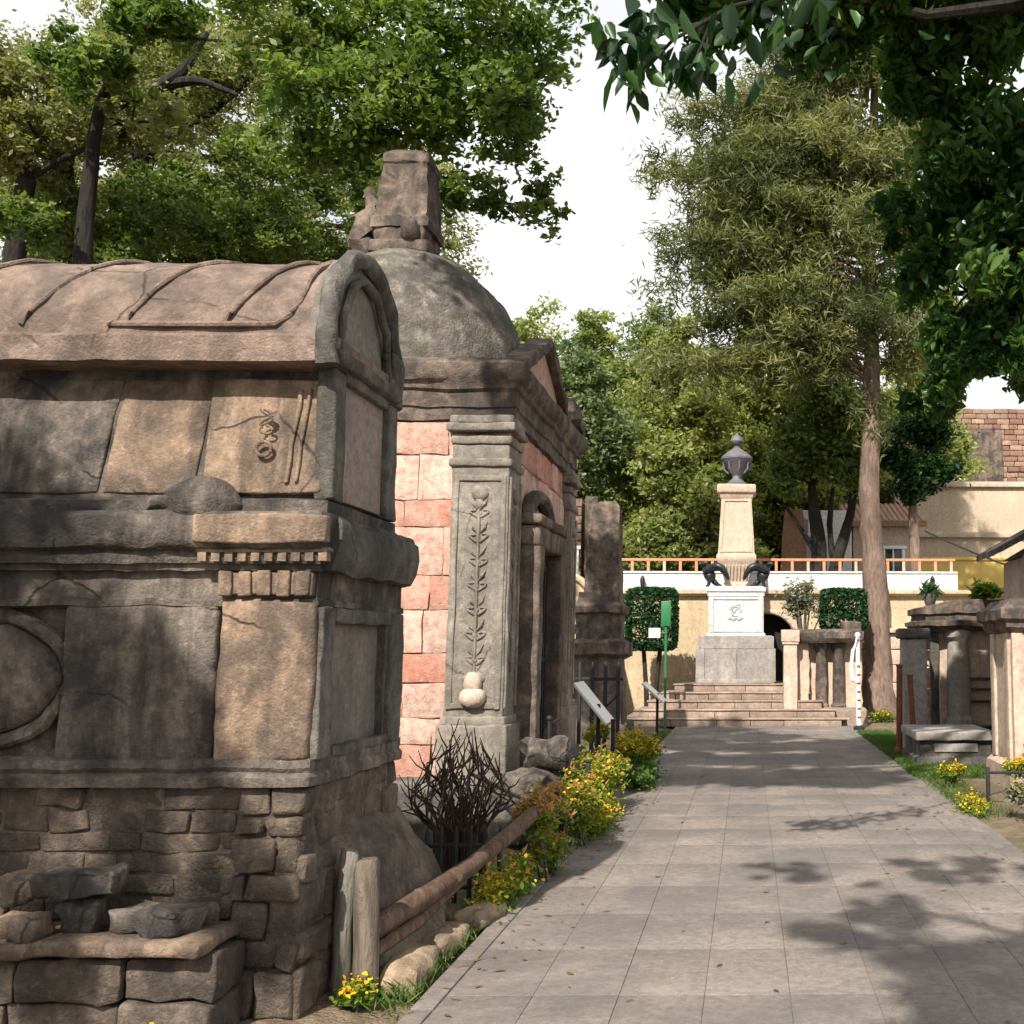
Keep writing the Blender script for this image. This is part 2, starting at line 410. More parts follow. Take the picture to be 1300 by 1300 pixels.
M_yellow = plain('yellow_wall', (.62, .44, .13), .8, .1, 0, .2, 2, .1, .12)
M_brick = stone('far_brick', (.34, .20, .145), (.27, .15, .11), (.08, .05, .045), stain=.2, lo=.7, streak=.25, bump=.4, isl=.25, alt=(.42, .29, .22))
M_terracotta = stone('terracotta', (.5, .3, .2), (.42, .24, .155), (.14, .08, .06), stain=.2, lo=1.5, streak=.2, bump=.4, isl=.15)
M_redrail = plain('red_rail', (.6, .24, .13), .7, .2)
M_glass = plain('dark_window', (.03, .033, .038), .15, .2, 0, .6, 3, .02)
M_dirt = stone('earth', (.30, .225, .15), (.19, .14, .095), (.05, .045, .03), stain=.3, lo=.9, hi=10, streak=0, bump=.8, moss=(.09, .12, .03), mossamt=.55, bd=.05)
M_hill = stone('hill_soil', (.10, .12, .05), (.16, .14, .08), (.03, .035, .02), stain=.4, lo=.2, hi=2, streak=0, bump=.6)
M_kerb = stone('border_stone', (.42, .31, .2), (.3, .22, .15), (.06, .055, .045), stain=.25, lo=3, streak=.1, bump=.5, isl=.2)
M_void = plain('opening_shade', (.018, .016, .015), .9, .2)  # shade inside doorway, arch and hole put into a near-black colour

LF_bright = leafmat('leaf_bright', [(.035, .068, .015), (.105, .17, .036), (.235, .29, .08)], .45)
LF_olive = leafmat('leaf_olive', [(.085, .11, .038), (.19, .205, .08), (.33, .32, .155)], .45)
LF_mid = leafmat('leaf_mid', [(.055, .095, .025), (.13, .185, .048), (.25, .3, .09)], .45)
LF_yellowgreen = leafmat('leaf_yellowgreen', [(.13, .16, .045), (.25, .28, .08), (.42, .42, .14)], .42)
LF_bluegreen = leafmat('leaf_bluegreen', [(.09, .13, .06), (.165, .215, .105), (.26, .3, .16)], .38)
LF_dark = leafmat('leaf_dark', [(.007, .026, .009), (.016, .05, .014), (.045, .11, .022)], .32, .4, .4)
LF_hill = leafmat('leaf_hill', [(.105, .145, .045), (.22, .26, .085), (.38, .4, .15)], .45)
LF_glossy = leafmat('leaf_glossy', [(.016, .048, .012), (.045, .11, .026), (.12, .205, .05)], .42, .6, .2)
LF_pale = leafmat('leaf_pale_olive', [(.13, .15, .06), (.24, .255, .12), (.38, .37, .21)], .45)
LF_needle = leafmat('leaf_needle', [(.065, .085, .034), (.14, .165, .062), (.28, .28, .12)], .42, .6)
LF_topiary = leafmat('leaf_topiary', [(.008, .035, .012), (.014, .06, .018), (.03, .09, .025)], .25)
LF_flower = leafmat('petal_yellow', [(.62, .40, .02), (.72, .52, .03), (.75, .30, .04)], .3)
LF_fresh = leafmat('leaf_fresh', [(.07, .14, .015), (.14, .22, .02), (.24, .28, .03)], .4)
LF_grass = leafmat('grass_blade', [(.035, .09, .014), (.06, .13, .02), (.13, .18, .04)], .35)
LF_dry = leafmat('dry_vine', [(.35, .17, .06), (.48, .27, .11), (.3, .16, .05)], .3)
LF_grey = leafmat('leaf_greygreen', [(.10, .11, .075), (.17, .18, .12), (.25, .24, .17)], .25)

# ------------------------------------------------------------------ setting
def struct(o): o['kind'] = 'structure'; return o
g = MB(); V = []; F = []
xs = np.concatenate([[-400, -120, -40], np.arange(-14, 16.1, .5), [40, 120, 400]]); ys = np.concatenate([[-200, -60, -15], np.arange(-4, 29, .5), [40, 120, 700]])
X, Y = np.meshgrid(xs, ys, indexing='ij')
Zg = -.02 + .035 * fbm(np.stack([X.ravel() * .9, Y.ravel() * .9, 0 * X.ravel()], 1), 3).reshape(X.shape)
Zg = np.where((X > -1.7) & (X < 2.4) & (Y < 25), -.07, np.minimum(Zg, .03)); Zg = np.where(Y > 27, -.05, Zg)
ix = np.arange(X.size).reshape(X.shape); q = np.stack([ix[:-1, :-1], ix[1:, :-1], ix[1:, 1:], ix[:-1, 1:]], -1).reshape(-1, 4)
struct(g.add(np.stack([X.ravel(), Y.ravel(), Zg.ravel()], 1), q).build('ground', M_dirt))
# path: bed and pavers
struct(MB().box((.33, 12.6, -.0305), (3.7, 22.6, .05), r=.005, cell=2).build('path_bed', M_joint))
pv = MB(); y = 1.4
ph = 0
while y < 23.4:
    row = []
    for k in range(9):
        x = -1.2 + .4 * k
        pv.box((x, y + .4, -.024 + random.uniform(-.002, .002)), (.3982, .797, .05), r=.003, cell=.4, rz=random.uniform(-.0012, .0012))
    y += .8
for k in range(28):
    pv.box((-1.46, 1.6 + .8 * k, -.022), (.105, .79, .056), r=.006, cell=.4)
    pv.box((2.055, 1.6 + .8 * k, -.022), (.09, .79, .056), r=.006, cell=.4)
struct(pv.build('path', M_pave, amp=.0012, freq=6, ang=50))
# terrace and hill behind the back wall
hl = MB(); xs = np.linspace(-60, 70, 44); ys = np.concatenate([[27.95], np.linspace(28.4, 120, 26)])
X, Y = np.meshgrid(xs, ys, indexing='ij')
Zh = 3.0 + np.clip((Y - 33) * .22, 0, 9) + .25 * fbm(np.stack([X.ravel() * .1, Y.ravel() * .1, 0 * X.ravel()], 1)).reshape(X.shape) * (Y > 30)
Zh[:, 0] = -.3; ix = np.arange(X.size).reshape(X.shape); q = np.stack([ix[:-1, :-1], ix[1:, :-1], ix[1:, 1:], ix[:-1, 1:]], -1).reshape(-1, 4)
struct(hl.add(np.stack([X.ravel(), Y.ravel(), Zh.ravel()], 1), q).build('hill', M_hill))

# ------------------------------------------------------------------ big sarcophagus tomb, left foreground
T = thing('stone_tomb', 'large soot-stained stone sarcophagus tomb with barrel-vaulted lid on a rubble plinth', 'tomb', (-3.5, 5.75, 0))
XL, XR, YF, YB = -5.4, -1.97, 5.1, 6.35; YL = 6.0   # YL: back of the shallower lid
p = MB()
p.box(((XL + XR) / 2, (YF + YB) / 2, .49), (XR - XL - .02, YB - YF - .02, 1.0), r=.02, cell=.06)
p.build('plinth_core', M_mortar, T, amp=.016, freq=9)
p = MB()
p.blocks((XL, YF, .42), 0, XR - .3 - XL, [.1, .085, .1, .09, .1, .105], (.13, .36), .12, .008, .016, .012, .09, .008)
p.blocks((XR - .31, YF - .035, 0), 0, .31, [.2, .13, .17, .12, .15, .1, .13], (.12, .26), .16, .012, .02, .018, .08, .012)
p.blocks((XR, YF - .03, 0), math.pi / 2, YB - YF + .05, [.22, .15, .2, .13, .17, .13], (.18, .5), .14, .014, .025, .025, .1, .015)
p.build('plinth', M_rubble, T, amp=.012, freq=9)
b = MB()
b.loft([[(XR - .05 + (w + .05) * math.sin(math.pi * k / 14) ** .55, YF + .38 + (YB + .1 + w * 1.6 - YF - .38) * (.5 - .5 * math.cos(math.pi * k / 14)), z0) for k in range(15)] for z0, w in ((-.02, .30), (.14, .285), (.3, .25), (.46, .19), (.6, .11), (.72, .03), (.74, -.02))])
b.build('buttress', M_mortar, T, amp=.05, freq=3, ang=80)
b = MB()
b.blocks((XL, YF - .33, -.01), 0, XR - .22 - XL, [.17, .185], (.3, .62), .3, .008, .02, .014, .07, .01)
b.build('bench_wall', M_rubble, T, amp=.011, freq=11)
b = MB()
b.box(((XL + XR - .25) / 2, YF - .2, .385), (XR - .25 - XL, .4, .065), r=.022, cell=.08)
b.build('bench_slab', M_tomb, T, amp=.014, freq=5)
def R4(e, z): return (XL - e, XR + (e * .4 if e > 0 else e), YF - e, YB + (e * .2 if e > 0 else e), z)
b = MB().rects([R4(-.02, .985), R4(.06, .995), R4(.065, 1.035), R4(.02, 1.055), R4(.035, 1.075), R4(.03, 1.11), R4(-.05, 1.125)], .1)
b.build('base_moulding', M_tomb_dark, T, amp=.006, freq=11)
# body: recess in stone darkened for soot and shade, panel and corner pilaster on the long side
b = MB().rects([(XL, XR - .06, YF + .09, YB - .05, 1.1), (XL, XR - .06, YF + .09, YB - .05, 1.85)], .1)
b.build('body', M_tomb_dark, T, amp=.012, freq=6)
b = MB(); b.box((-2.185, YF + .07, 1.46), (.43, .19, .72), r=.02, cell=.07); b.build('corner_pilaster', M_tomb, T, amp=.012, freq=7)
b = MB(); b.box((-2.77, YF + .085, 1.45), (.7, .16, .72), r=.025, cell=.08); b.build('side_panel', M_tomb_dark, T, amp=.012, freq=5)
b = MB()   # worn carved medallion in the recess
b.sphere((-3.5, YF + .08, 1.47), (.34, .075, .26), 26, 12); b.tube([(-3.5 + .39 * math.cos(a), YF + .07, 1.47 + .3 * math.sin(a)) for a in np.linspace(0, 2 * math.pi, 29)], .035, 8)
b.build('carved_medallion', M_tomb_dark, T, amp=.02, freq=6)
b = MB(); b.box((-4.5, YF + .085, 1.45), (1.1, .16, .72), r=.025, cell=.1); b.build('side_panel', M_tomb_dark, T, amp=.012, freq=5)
# end face: framed plaster panel
fr = MB()
for y0, y1, z0, z1 in ((YF + .0, YF + .17, 1.1, 1.8), (YB - .27, YB - .06, 1.1, 1.8)): fr.box((XR - .025, (y0 + y1) / 2, (z0 + z1) / 2), (.11, y1 - y0, z1 - z0), r=.014, cell=.08)
fr.box((XR - .03, (YF + YB) / 2, 1.765), (.1, YB - YF - .42, .07), r=.012, cell=.08); fr.box((XR - .03, (YF + YB) / 2, 1.125), (.1, YB - YF - .42, .05), r=.012, cell=.08)
for a in (YF + .185, YB - .285): fr.box((XR - .03, a, 1.44), (.07, .03, .6), r=.008, cell=.1)
fr.build('end_frame', M_grey, T, amp=.009, freq=8)
fr = MB(); fr.box((XR - .065, (YF + YB) / 2 - .03, 1.44), (.05, YB - YF - .44, .6), r=.005, cell=.1); fr.build('end_panel', M_plaster_grey, T, amp=.004, freq=4)
# cornice
c = MB().rects([R4(-.06, 1.79), R4(.0, 1.8), R4(.005, 1.83), R4(-.01, 1.835), R4(-.01, 1.955), R4(.03, 1.96), R4(.035, 1.985), R4(.06, 1.99), R4(.075, 2.03), R4(.07, 2.045), R4(.11, 2.06), R4(.125, 2.09), R4(.125, 2.2), R4(.105, 2.225), R4(-.02, 2.235)], .09)
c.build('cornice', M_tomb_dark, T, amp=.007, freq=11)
c = MB()
c.box((-2.2, YF - .105, 2.145), (.6, .06, .13), r=.012, cell=.08); c.box((-2.2, YF - .005, 1.9), (.42, .05, .11), r=.008, cell=.08)
c.build('cornice_block', M_tomb, T, amp=.008, freq=7)
c = MB()
poly = [(-2.5, 2.045)]
for k in range(10): poly += [(-2.49 + .06 * k, 2.04), (-2.49 + .06 * k, 1.998), (-2.453 + .06 * k, 1.998), (-2.453 + .06 * k, 2.04)]
c.prism(poly + [(-1.9, 2.045), (-1.9, 2.06), (-2.5, 2.06)], YF - .085, YF - .03, 'xz', 1)
c.build('dentil_trim', M_tomb, T, amp=.003, freq=12)
c = MB()
for k in range(5): c.box((-2.38 + .088 * k, YF - .036, 1.9), (.06, .03, .115), r=.008, cell=.05)
c.build('triglyph', M_tomb, T, amp=.004, freq=15)
c = MB(); c.rects([(XR - .1, XR + .05, YF + .0, YB - .02, 1.96), (XR - .1, XR + .075, YF + .0, YB + .0, 2.02), (XR - .1, XR + .085, YF + .02, YB + .0, 2.1), (XR - .1, XR + .07, YF + .05, YB - .01, 2.19), (XR - .1, XR + .02, YF + .1, YB - .05, 2.24)], .07)
c.build('end_cornice', M_grey, T, amp=.022, freq=5)
c = MB(); c.sphere((-2.5, YF - .02, 2.26), (.16, .1, .13), 18, 10); c.box((-2.66, YF - .03, 2.25), (.16, .14, .07), r=.03, cell=.05, rz=.2); c.build('broken_acroterion', M_tomb_dark, T, amp=.03, freq=8)
# lid with leaning sides
LX = XR - .03
def L4(e, z, s=0): return (XL - e + s, LX + e - s * .2, YF + .04 - e + s, YL + e - s * .2, z)
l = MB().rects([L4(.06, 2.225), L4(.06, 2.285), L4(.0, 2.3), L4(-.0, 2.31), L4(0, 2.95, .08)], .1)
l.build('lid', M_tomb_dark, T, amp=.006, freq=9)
lean = math.atan(.08 / .62)
def lf(x, z, w, h, d=.05, name='lid_slab', m=None, r=.012, push=0, tilt=.1):   # slab lying on the leaning front of the lid
    s = (z - 2.31) / .62 * .08 - .02
    b = MB().box((x, YF + .06 + s - d / 2 + .02 - push, z), (w, d, h / math.cos(lean)), r=r, cell=.09, rx=-lean); o_ = b.build(name, m or M_tomb, T, amp=.007, freq=7)
    for v_ in o_.data.vertices: v_.co.x += tilt * (v_.co.z - z)
    return o_
lf(-2.27, 2.6, .56, .56, name='corner_strip', tilt=0); lf(-2.78, 2.6, .42, .56, .035, m=M_tomb); lf(-3.3, 2.6, .58, .56, .035, m=M_tomb_dark); lf(-3.92, 2.6, .62, .56, .035, m=M_tomb_dark); lf(-4.6, 2.6, .7, .56, .035, m=M_tomb_dark)  # left slabs take the dark copy: soot and painted shade
lf(-2.14, 2.6, .022, .46, .05, 'carved_fillet', r=.008, push=.018, tilt=.06); lf(-2.095, 2.6, .018, .46, .05, 'carved_fillet', r=.008, push=.018, tilt=.06)
o = MB(); yy = YF + .0
o.tube([(-2.26 + .034 * math.cos(a), yy + .006, 2.53 + .034 * math.sin(a)) for a in np.linspace(0, 2 * math.pi, 17)], .009, 7)
o.build('carved_ring', M_tomb, T)
o = MB()
for k in range(3): o.tube([(-2.255 + .03 * math.sin(a * 2.2 + k * 2.1), yy + .006, 2.62 + .04 * k + .018 * math.cos(a * 2.2)) for a in np.linspace(0, 2.6, 12)], .0055, 6)
o.build('carved_flourish', M_tomb, T)
# lid end: tall plaster panel in a frame
ze = 2.6
e = MB(); e.box((LX + .0, (YF + YL) / 2 + .04, 2.61), (.05, YL - YF - .3, .6), r=.006, cell=.1, ry=-.02); e.build('lid_panel', M_plaster_rose, T, amp=.004, freq=4)
e = MB()
for sg in (-1, 1): e.box((LX + .015, (YF + YL) / 2 + .03 + sg * (YL - YF - .12) / 2, 2.61), (.09, .15, .64), r=.015, cell=.08, rx=sg * .02, ry=-.02)
e.box((LX + .01, (YF + YL) / 2 + .02, 2.915), (.09, YL - YF - .3, .05), r=.012, cell=.08)
e.build('lid_frame', M_grey, T, amp=.008, freq=8)
# barrel roof
RX = LX + .0
def arch(y0, y1, z0, h, n=18, pw=1.12):
    cy, w = (y0 + y1) / 2, (y1 - y0) / 2
    return [(cy - w * (abs(math.cos(a)) ** pw) * (1 if math.cos(a) > 0 else -1), z0 + h * (abs(math.sin(a)) ** pw)) for a in np.linspace(0, math.pi, n)]
r0 = MB()
r0.prism([(YF - .08, 2.93), (YL + .08, 2.93), (YL + .08, 3.05), (YL + .05, 3.07)] + [(YF - .05, 3.07), (YF - .08, 3.05)], XL - .1, RX + .05, 'yz', 40)
r0.build('roof_eave', M_roof, T, amp=.008, freq=9)
r1 = MB(); r1.prism([(a, z) for a, z in arch(YF - .03, YL + .03, 3.06, .5, 24)], XL - .05, RX - .04, 'yz', 40); r1.build('roof', M_roof, T, amp=.009, freq=6)
ap = arch(YF - .035, YL + .035, 3.06, .512, 24)
def rib(x0, x1, i0=1, i1=13, rad=.013):
    b = MB(); pts = []
    for i in range(i0, i1): t = (i - i0) / (i1 - 1 - i0); pts.append((x0 + (x1 - x0) * t, ap[i][0], ap[i][1] - .002))
    b.tube(pts, rad, 7); return b.build('roof_rib', M_roof, T, amp=.006, freq=12)
for x in (-4.8, -4.33, -3.86, -3.4, -2.93, -2.47): rib(x, x + .34)
b = MB(); b.tube([(-3.0, ap[1][0], ap[1][1]), (-2.5, ap[1][0] - .005, ap[1][1] - .002), (-2.22, ap[1][0], ap[1][1] + .005), (-2.16, ap[2][0], ap[2][1])] + [(-2.15 + .005 * i, ap[i][0], ap[i][1]) for i in range(3, 14)], .016, 7)
b.build('roof_rib', M_roof, T, amp=.006, freq=12)
# gable end
gm = MB(); ga = arch(YF - .06, YL + .04, 2.98, .6, 24, 1.0)
gm.tube([(RX + .03, YF - .055, 2.92)] + [(RX + .02, a, z) for a, z in ga] + [(RX + .03, YL + .035, 2.92)], .05, 10)
gi = arch(YF + .08, YL - .1, 3.0, .47, 20, 1.0); gm.tube([(RX + .035, a, z) for a, z in gi], .022, 8)
gm.build('gable_rim', M_grey, T, amp=.015, freq=7)
gm = MB(); gm.prism(ga, RX - .06, RX + .005, 'yz', 1); gm.build('tympanum', M_plaster_grey, T, amp=.006, freq=5)
gm = MB(); gm.box((RX + .04, (YF + YL) / 2, 2.975), (.1, YL - YF + .02, .075), r=.02, cell=.08); gm.build('gable_band', M_grey, T, amp=.012, freq=7)

# loose stones on the tomb bench
def loose(label, c, d, rz, m=None, n='loose_stone'):
    o = MB().box((0, 0, 0), d, r=min(d) * .22, cell=.04, rz=rz, jit=min(d) * .12)
    o = o.build(n, m or M_tomb, None, amp=.012, freq=14, loc=(0, 0, 0)); o.location = c
    tag(o, label, 'stone', 'loose stones on the tomb bench'); return o
zb = .415
loose('square orange-lit stone block, leftmost on the tomb bench', (-3.2, 4.86, zb + .06), (.15, .14, .13), .3)
loose('small pale stone block beside the tall pier stone on the tomb bench', (-2.98, 4.8, zb + .05), (.17, .14, .11), -.15)
loose('pale wedge stone resting on top of two blocks on the tomb bench', (-3.08, 4.9, zb + .185), (.17, .15, .12), .5)
loose('squat upright stone carrying a broad flat stone on the tomb bench', (-2.8, 4.88, zb + .08), (.15, .15, .17), .1, M_tomb_dark)
loose('broad flat stone lying on the squat upright stone', (-2.82, 4.88, zb + .215), (.31, .22, .1), .2, M_tomb_dark)
loose('long low rough stone at the right end of the tomb bench', (-2.5, 4.9, zb + .05), (.33, .2, .11), -.25, M_tomb_dark)
loose('small rough stone lying behind the long low stone', (-2.4, 5.0, zb + .04), (.2, .1, .1), .4, M_tomb_dark)

# ------------------------------------------------------------------ pink domed mausoleum
Q = thing('mausoleum', 'pink stone block mausoleum with grey pilasters and a weathered dome', 'mausoleum', (-3.6, 11.3, 0))
QL, QR, QF, QB = -5.1, -2.1, 9.6, 13.0
b = MB(); b.box(((QL + QR) / 2, (QF + QB) / 2, 1.95), (QR - QL - .045, QB - QF - .045, 3.9), r=.02, cell=.1)
b.build('core', M_pinkmortar, Q, amp=.012, freq=8)
b = MB(); rows = [.3, .22, .3, .25, .37, .3, .42, .24, .4, .29]
b.blocks((QL, QF, .5), 0, QR - QL, rows, (.3, .7), .12, .006, .01, .006, .1, .006)
b.build('block_wall', M_pink, Q, amp=.007, freq=13)
b = MB()
door = lambda u, z: abs(u - 1.12) < .66 and z < 2.75
b.blocks((QR, QF, .5), math.pi / 2, QB - QF, rows, (.3, .55), .12, .012, .018, .02, .1, .012, hole=door)
b.build('facade_wall', M_pink, Q, amp=.01, freq=7)
def Q4(e, z): return (QL - e, QR + e, QF - e, QB + e, z)
b = MB().rects([Q4(.3, -.05), Q4(.3, .26), Q4(.27, .29), Q4(.2, .3), Q4(.2, .45), Q4(.14, .5), Q4(.02, .52)], .16); b.build('base', M_grey, Q, amp=.02, freq=4)
def pil(x, y, dx, dy, face):
    b = MB(); b.box((x, y, .72), (dx + .1, dy + .1, .5), r=.02, cell=.12); b.box((x, y, 1.0), (dx + .05, dy + .05, .08), r=.02, cell=.12)
    b.box((x, y, 2.1), (dx, dy, 2.25), r=.015, cell=.13)
    for z, e in ((3.22, .05), (3.28, .0), (3.42, .03), (3.53, .1), (3.6, .06)): b.box((x, y, z), (dx + e, dy + e, .075 if e != 0 else .2), r=.02, cell=.12)
    o = b.build('pilaster', M_pilaster, Q, amp=.009, freq=7)
    k = MB()
    if 's' in face:
        yf = y - dy / 2 - .004; w = dx * .3
        for sx in (-1, 1): k.box((x + sx * (dx / 2 - .045), yf, 2.1), (.05, .03, 2.0), r=.01, cell=.2)
        k.box((x, yf, 3.08), (dx - .04, .03, .05), r=.01, cell=.1); k.box((x, yf, 1.13), (dx - .04, .03, .05), r=.01, cell=.1)
        for j, z in enumerate(np.arange(1.48, 2.75, .21)):
            for sg in (-1, 1):
                k.tube([(x + sg * (.012 + .075 * math.sin(q * .55) * (1 - .04 * q)), yf - .002, z + .028 * q - .006 * q * q * .55) for q in np.linspace(0, 5.2, 11)], np.linspace(.013, .006, 11), 6)
                k.tube([(x + sg * .015, yf, z + .08), (x + sg * .045, yf - .006, z + .12), (x + sg * .07, yf, z + .17)], [.006, .018, .004], 6)
            k.sphere((x, yf - .002, z + .03), (.02, .016, .03), 8, 6)
        k.tube([(x, yf, 1.4), (x, yf - .004, 2.85)], .014, 6)
        k.sphere((x, yf, 2.95), (.075, .035, .07), 12, 8); k.sphere((x, yf, 1.36), (.1, .035, .06), 12, 8); k.sphere((x, yf, 2.86), (.04, .03, .06), 10, 6)
    if 'e' in face:
        xf = x + dx / 2 + .004
        for sy in (-1, 1): k.box((xf, y + sy * (dy / 2 - .045), 2.1), (.03, .05, 2.0), r=.01, cell=.2)
        k.tube([(xf, y, 1.4), (xf, y, 2.85)], .012, 6)
        for z in np.arange(1.48, 2.75, .21):
            for sg in (-1, 1): k.tube([(xf, y + sg * (.012 + .075 * math.sin(q * .55) * (1 - .04 * q)), z + .028 * q - .006 * q * q * .55) for q in np.linspace(0, 5.2, 9)], np.linspace(.013, .006, 9), 6)
        k.sphere((xf, y, 2.95), (.035, .075, .07), 12, 8)
    k.build('carved_relief', M_pilaster, o, amp=.006, freq=14)
pil(-2.33, QF + .17, .5, .5, 'se'); pil(QL + .24, QF + .17, .5, .5, 's'); pil(-2.2, QB - .28, .34, .44, 'e')
b = MB(); b.sphere((-2.33, QF - .1, 1.2), (.12, .09, .09), 16, 10); b.sphere((-2.33, QF - .1, 1.32), (.075, .06, .1), 14, 9); b.build('foot_lump', M_creamtomb, Q, amp=.012, freq=10)  # rounded lump; sunlight on the pilaster foot put into its paler colour
b = MB().rects([Q4(-.04, 3.6), Q4(.03, 3.61), Q4(.03, 3.72), Q4(.05, 3.73), Q4(.05, 3.86), Q4(.08, 3.88), Q4(.085, 3.93), Q4(.12, 3.96), Q4(.14, 4.02), Q4(.14, 4.09), Q4(.1, 4.13), Q4(-.1, 4.2)], .16)
b.build('cornice', M_cornice, Q, amp=.016, freq=5)
# doorway with surround and iron gate
dy = QF + 1.12
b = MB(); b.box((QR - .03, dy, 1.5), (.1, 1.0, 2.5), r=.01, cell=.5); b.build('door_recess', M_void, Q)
b = MB()
for sy in (-1, 1): b.box((QR + .06, dy + sy * .58, 1.5), (.3, .2, 2.1), r=.02, cell=.15)
b.box((QR + .06, dy, 2.64), (.3, 1.4, .2), r=.03, cell=.15); b.box((QR + .06, dy, 2.79), (.34, 1.5, .1), r=.03, cell=.15)
b.tube([(QR + .06, dy - .55 * math.cos(a), 2.82 + .25 * math.sin(a)) for a in np.linspace(0, math.pi, 13)], .07, 8)
b.build('door_surround', M_cornice, Q, amp=.012, freq=6)
d = MB()
for k in range(9): d.tube([(QR + .06, dy - .48 + .12 * k, .5), (QR + .06, dy - .48 + .12 * k, 2.5)], .012, 6)
for z in (.6, 1.5, 2.4): d.box((QR + .06, dy, z), (.03, 1.04, .05), r=.006, cell=.3)
d.build('iron_gate', M_irondark, Q)
# pediment
pz = [(9.95, 4.1), (12.2, 4.1), (12.2, 4.16), (11.05, 4.66), (9.95, 4.16)]
b = MB(); b.prism(pz, -2.3, QR + .0, 'yz', 3); b.build('pediment', M_pink, Q, amp=.012, freq=6)
b = MB()
for a, c in (((9.85, 4.13), (11.05, 4.66)), ((11.05, 4.66), (12.25, 4.13))):
    n = 8; 
    for k in range(1): 
        dx_, dz_ = c[0] - a[0], c[1] - a[1]; Ln = math.hypot(dx_, dz_)
        b.box((-2.14, (a[0] + c[0]) / 2, (a[1] + c[1]) / 2 + .05), (.26, Ln + .06, .11), r=.02, cell=.12, rx=math.atan2(dz_, dx_))
b.build('raking_cornice', M_cornice, Q, amp=.02, freq=6)
for yy in (QB - .05,):
    b = MB(); b.box((QR - .02, yy, 4.24), (.3, .3, .12), r=.02, cell=.1); b.lathe([(.02, .28), (.12, .3), (.15, .38), (.1, .48), (.05, .54), (.01, .6)], (QR - .02, yy, 4.0), 12); b.build('acroterion', M_cornice, Q, amp=.03, freq=8)
# dome on a low drum
prof = [(1.34, 4.1), (1.36, 4.2), (1.3, 4.22), (1.26, 4.3)] + [(1.25 * math.cos(a) ** .9, 4.3 + 1.42 * math.sin(a)) for a in np.linspace(.06, 1.5, 34)] + [(.06, 5.735)]
b = MB().lathe(prof, (-3.6, 11.3, 0), 72); b.build('dome', M_dome, Q, amp=.026, freq=4, o3=3, ang=70)
b = MB(); b.box((-3.62, 11.3, 5.74), (.62, .62, .14), r=.03, cell=.06); b.box((-3.62, 11.3, 5.88), (.54, .54, .2), r=.03, cell=.06)
b.sphere((-3.5, 11.0, 5.9), (.11, .09, .13), 16, 10); pass
b.build('scroll_base', M_cornice, Q, amp=.02, freq=8)
def P4(w, z, dx=0): return (-3.62 - w / 2 + dx, -3.62 + w / 2 + dx, 11.32 - w / 2, 11.32 + w / 2, z)
b = MB().rects([P4(.6, 5.95), P4(.6, 6.06), P4(.54, 6.09), P4(.5, 6.4, .01), P4(.46, 6.66, .015), P4(.49, 6.68, .015), P4(.47, 6.77, .015), P4(.36, 6.83, .03), P4(.2, 6.86, .05)], .05)
b.build('crowning_pedestal', M_cornice, Q, amp=.02, freq=7)
b = MB(); b.tube([(-3.95, 11.2, 5.66), (-4.05, 11.15, 5.85), (-4.02, 11.15, 6.05), (-3.92, 11.15, 6.2), (-3.98, 11.15, 6.38)], [.13, .14, .11, .09, .04], 9); b.build('broken_scroll', M_cornice, Q, amp=.035, freq=8)

# ------------------------------------------------------------------ obelisk behind the dome
# ------------------------------------------------------------------ monument with stepped base
mx, my = -.28, 23.6
st = thing('stepped_base', 'five wide stone steps carrying the tall monument at the end of the path', 'steps', (mx, my + 1.6, 0))
for k in range(5):
    e = .3 * (4 - k); f = MB(); z0 = .17 * k; hw = 1.36 + e * .87; y0 = my + .32 * k
    f.blocks((mx - hw + (0 if k else -.15), y0, z0 - .01), 0, 2 * hw, [.17], (.6, 1.1), .5, .008, .006, .012, .2, .004)
    f.box((mx, y0 + .55 + 1.0, z0 + .07), (2 * hw - .02, 2.6, .17), r=.01, cell=.4)
    f.box((mx, y0 + .14, z0 + .153), (2 * hw + .05, .34, .035), r=.012, cell=.3)
    f.build('step', M_step, st, amp=.006, freq=4)
mo = thing('monument', 'tall tan stone monument with tapered shaft, white marble block and grey plinth', 'monument', (mx, my + 2.3, .84))
cy = my + 2.3
def M4(w, z, d=None): d = d or w; return (mx - w / 2, mx + w / 2, cy - d / 2, cy + d / 2, z)
b = MB()
b.rects([M4(1.7, .83), M4(1.7, 1.62), M4(1.72, 1.63), M4(1.72, 1.9), M4(1.6, 1.92)], .2)
for sx in (-1, 1): b.box((mx + sx * .8, cy - .85, 1.25), (.2, .06, .75), r=.01, cell=.2)
b.box((mx, cy - .862, 1.24), (.035, .03, .72), r=.004, cell=.2)
b.box((mx, cy - .86, .9), (1.72, .07, .1), r=.01, cell=.2)
b.build('plinth', M_plinth, mo, amp=.005, freq=5)
b = MB().rects([M4(1.34, 1.9), M4(1.34, 1.96), M4(1.26, 1.99), M4(1.26, 2.8), M4(1.3, 2.82), M4(1.3, 2.9), M4(1.36, 2.93), M4(1.36, 3.02), M4(1.2, 3.05)], .2)
for sx in (-1, 1): b.box((mx + sx * .56, cy - .635, 2.4), (.1, .04, .82), r=.01, cell=.2)
b.box((mx, cy - .635, 2.77), (1.02, .04, .06), r=.01, cell=.2); b.box((mx, cy - .635, 2.03), (1.02, .04, .06), r=.01, cell=.2)
mb = b.build('marble_block', M_marble, mo, amp=.003, freq=5)
b = MB(); yy = cy - .632     # carved emblem: a wreathed knot above a scroll
b.tube([(mx - .14 + .02 * i, yy, 2.5 + .05 * math.sin(i * .9)) for i in range(15)], .016, 6)
b.tube([(mx + .0 + .1 * math.cos(a), yy, 2.47 + .11 * math.sin(a)) for a in np.linspace(.4, 5.2, 16)], .016, 6)
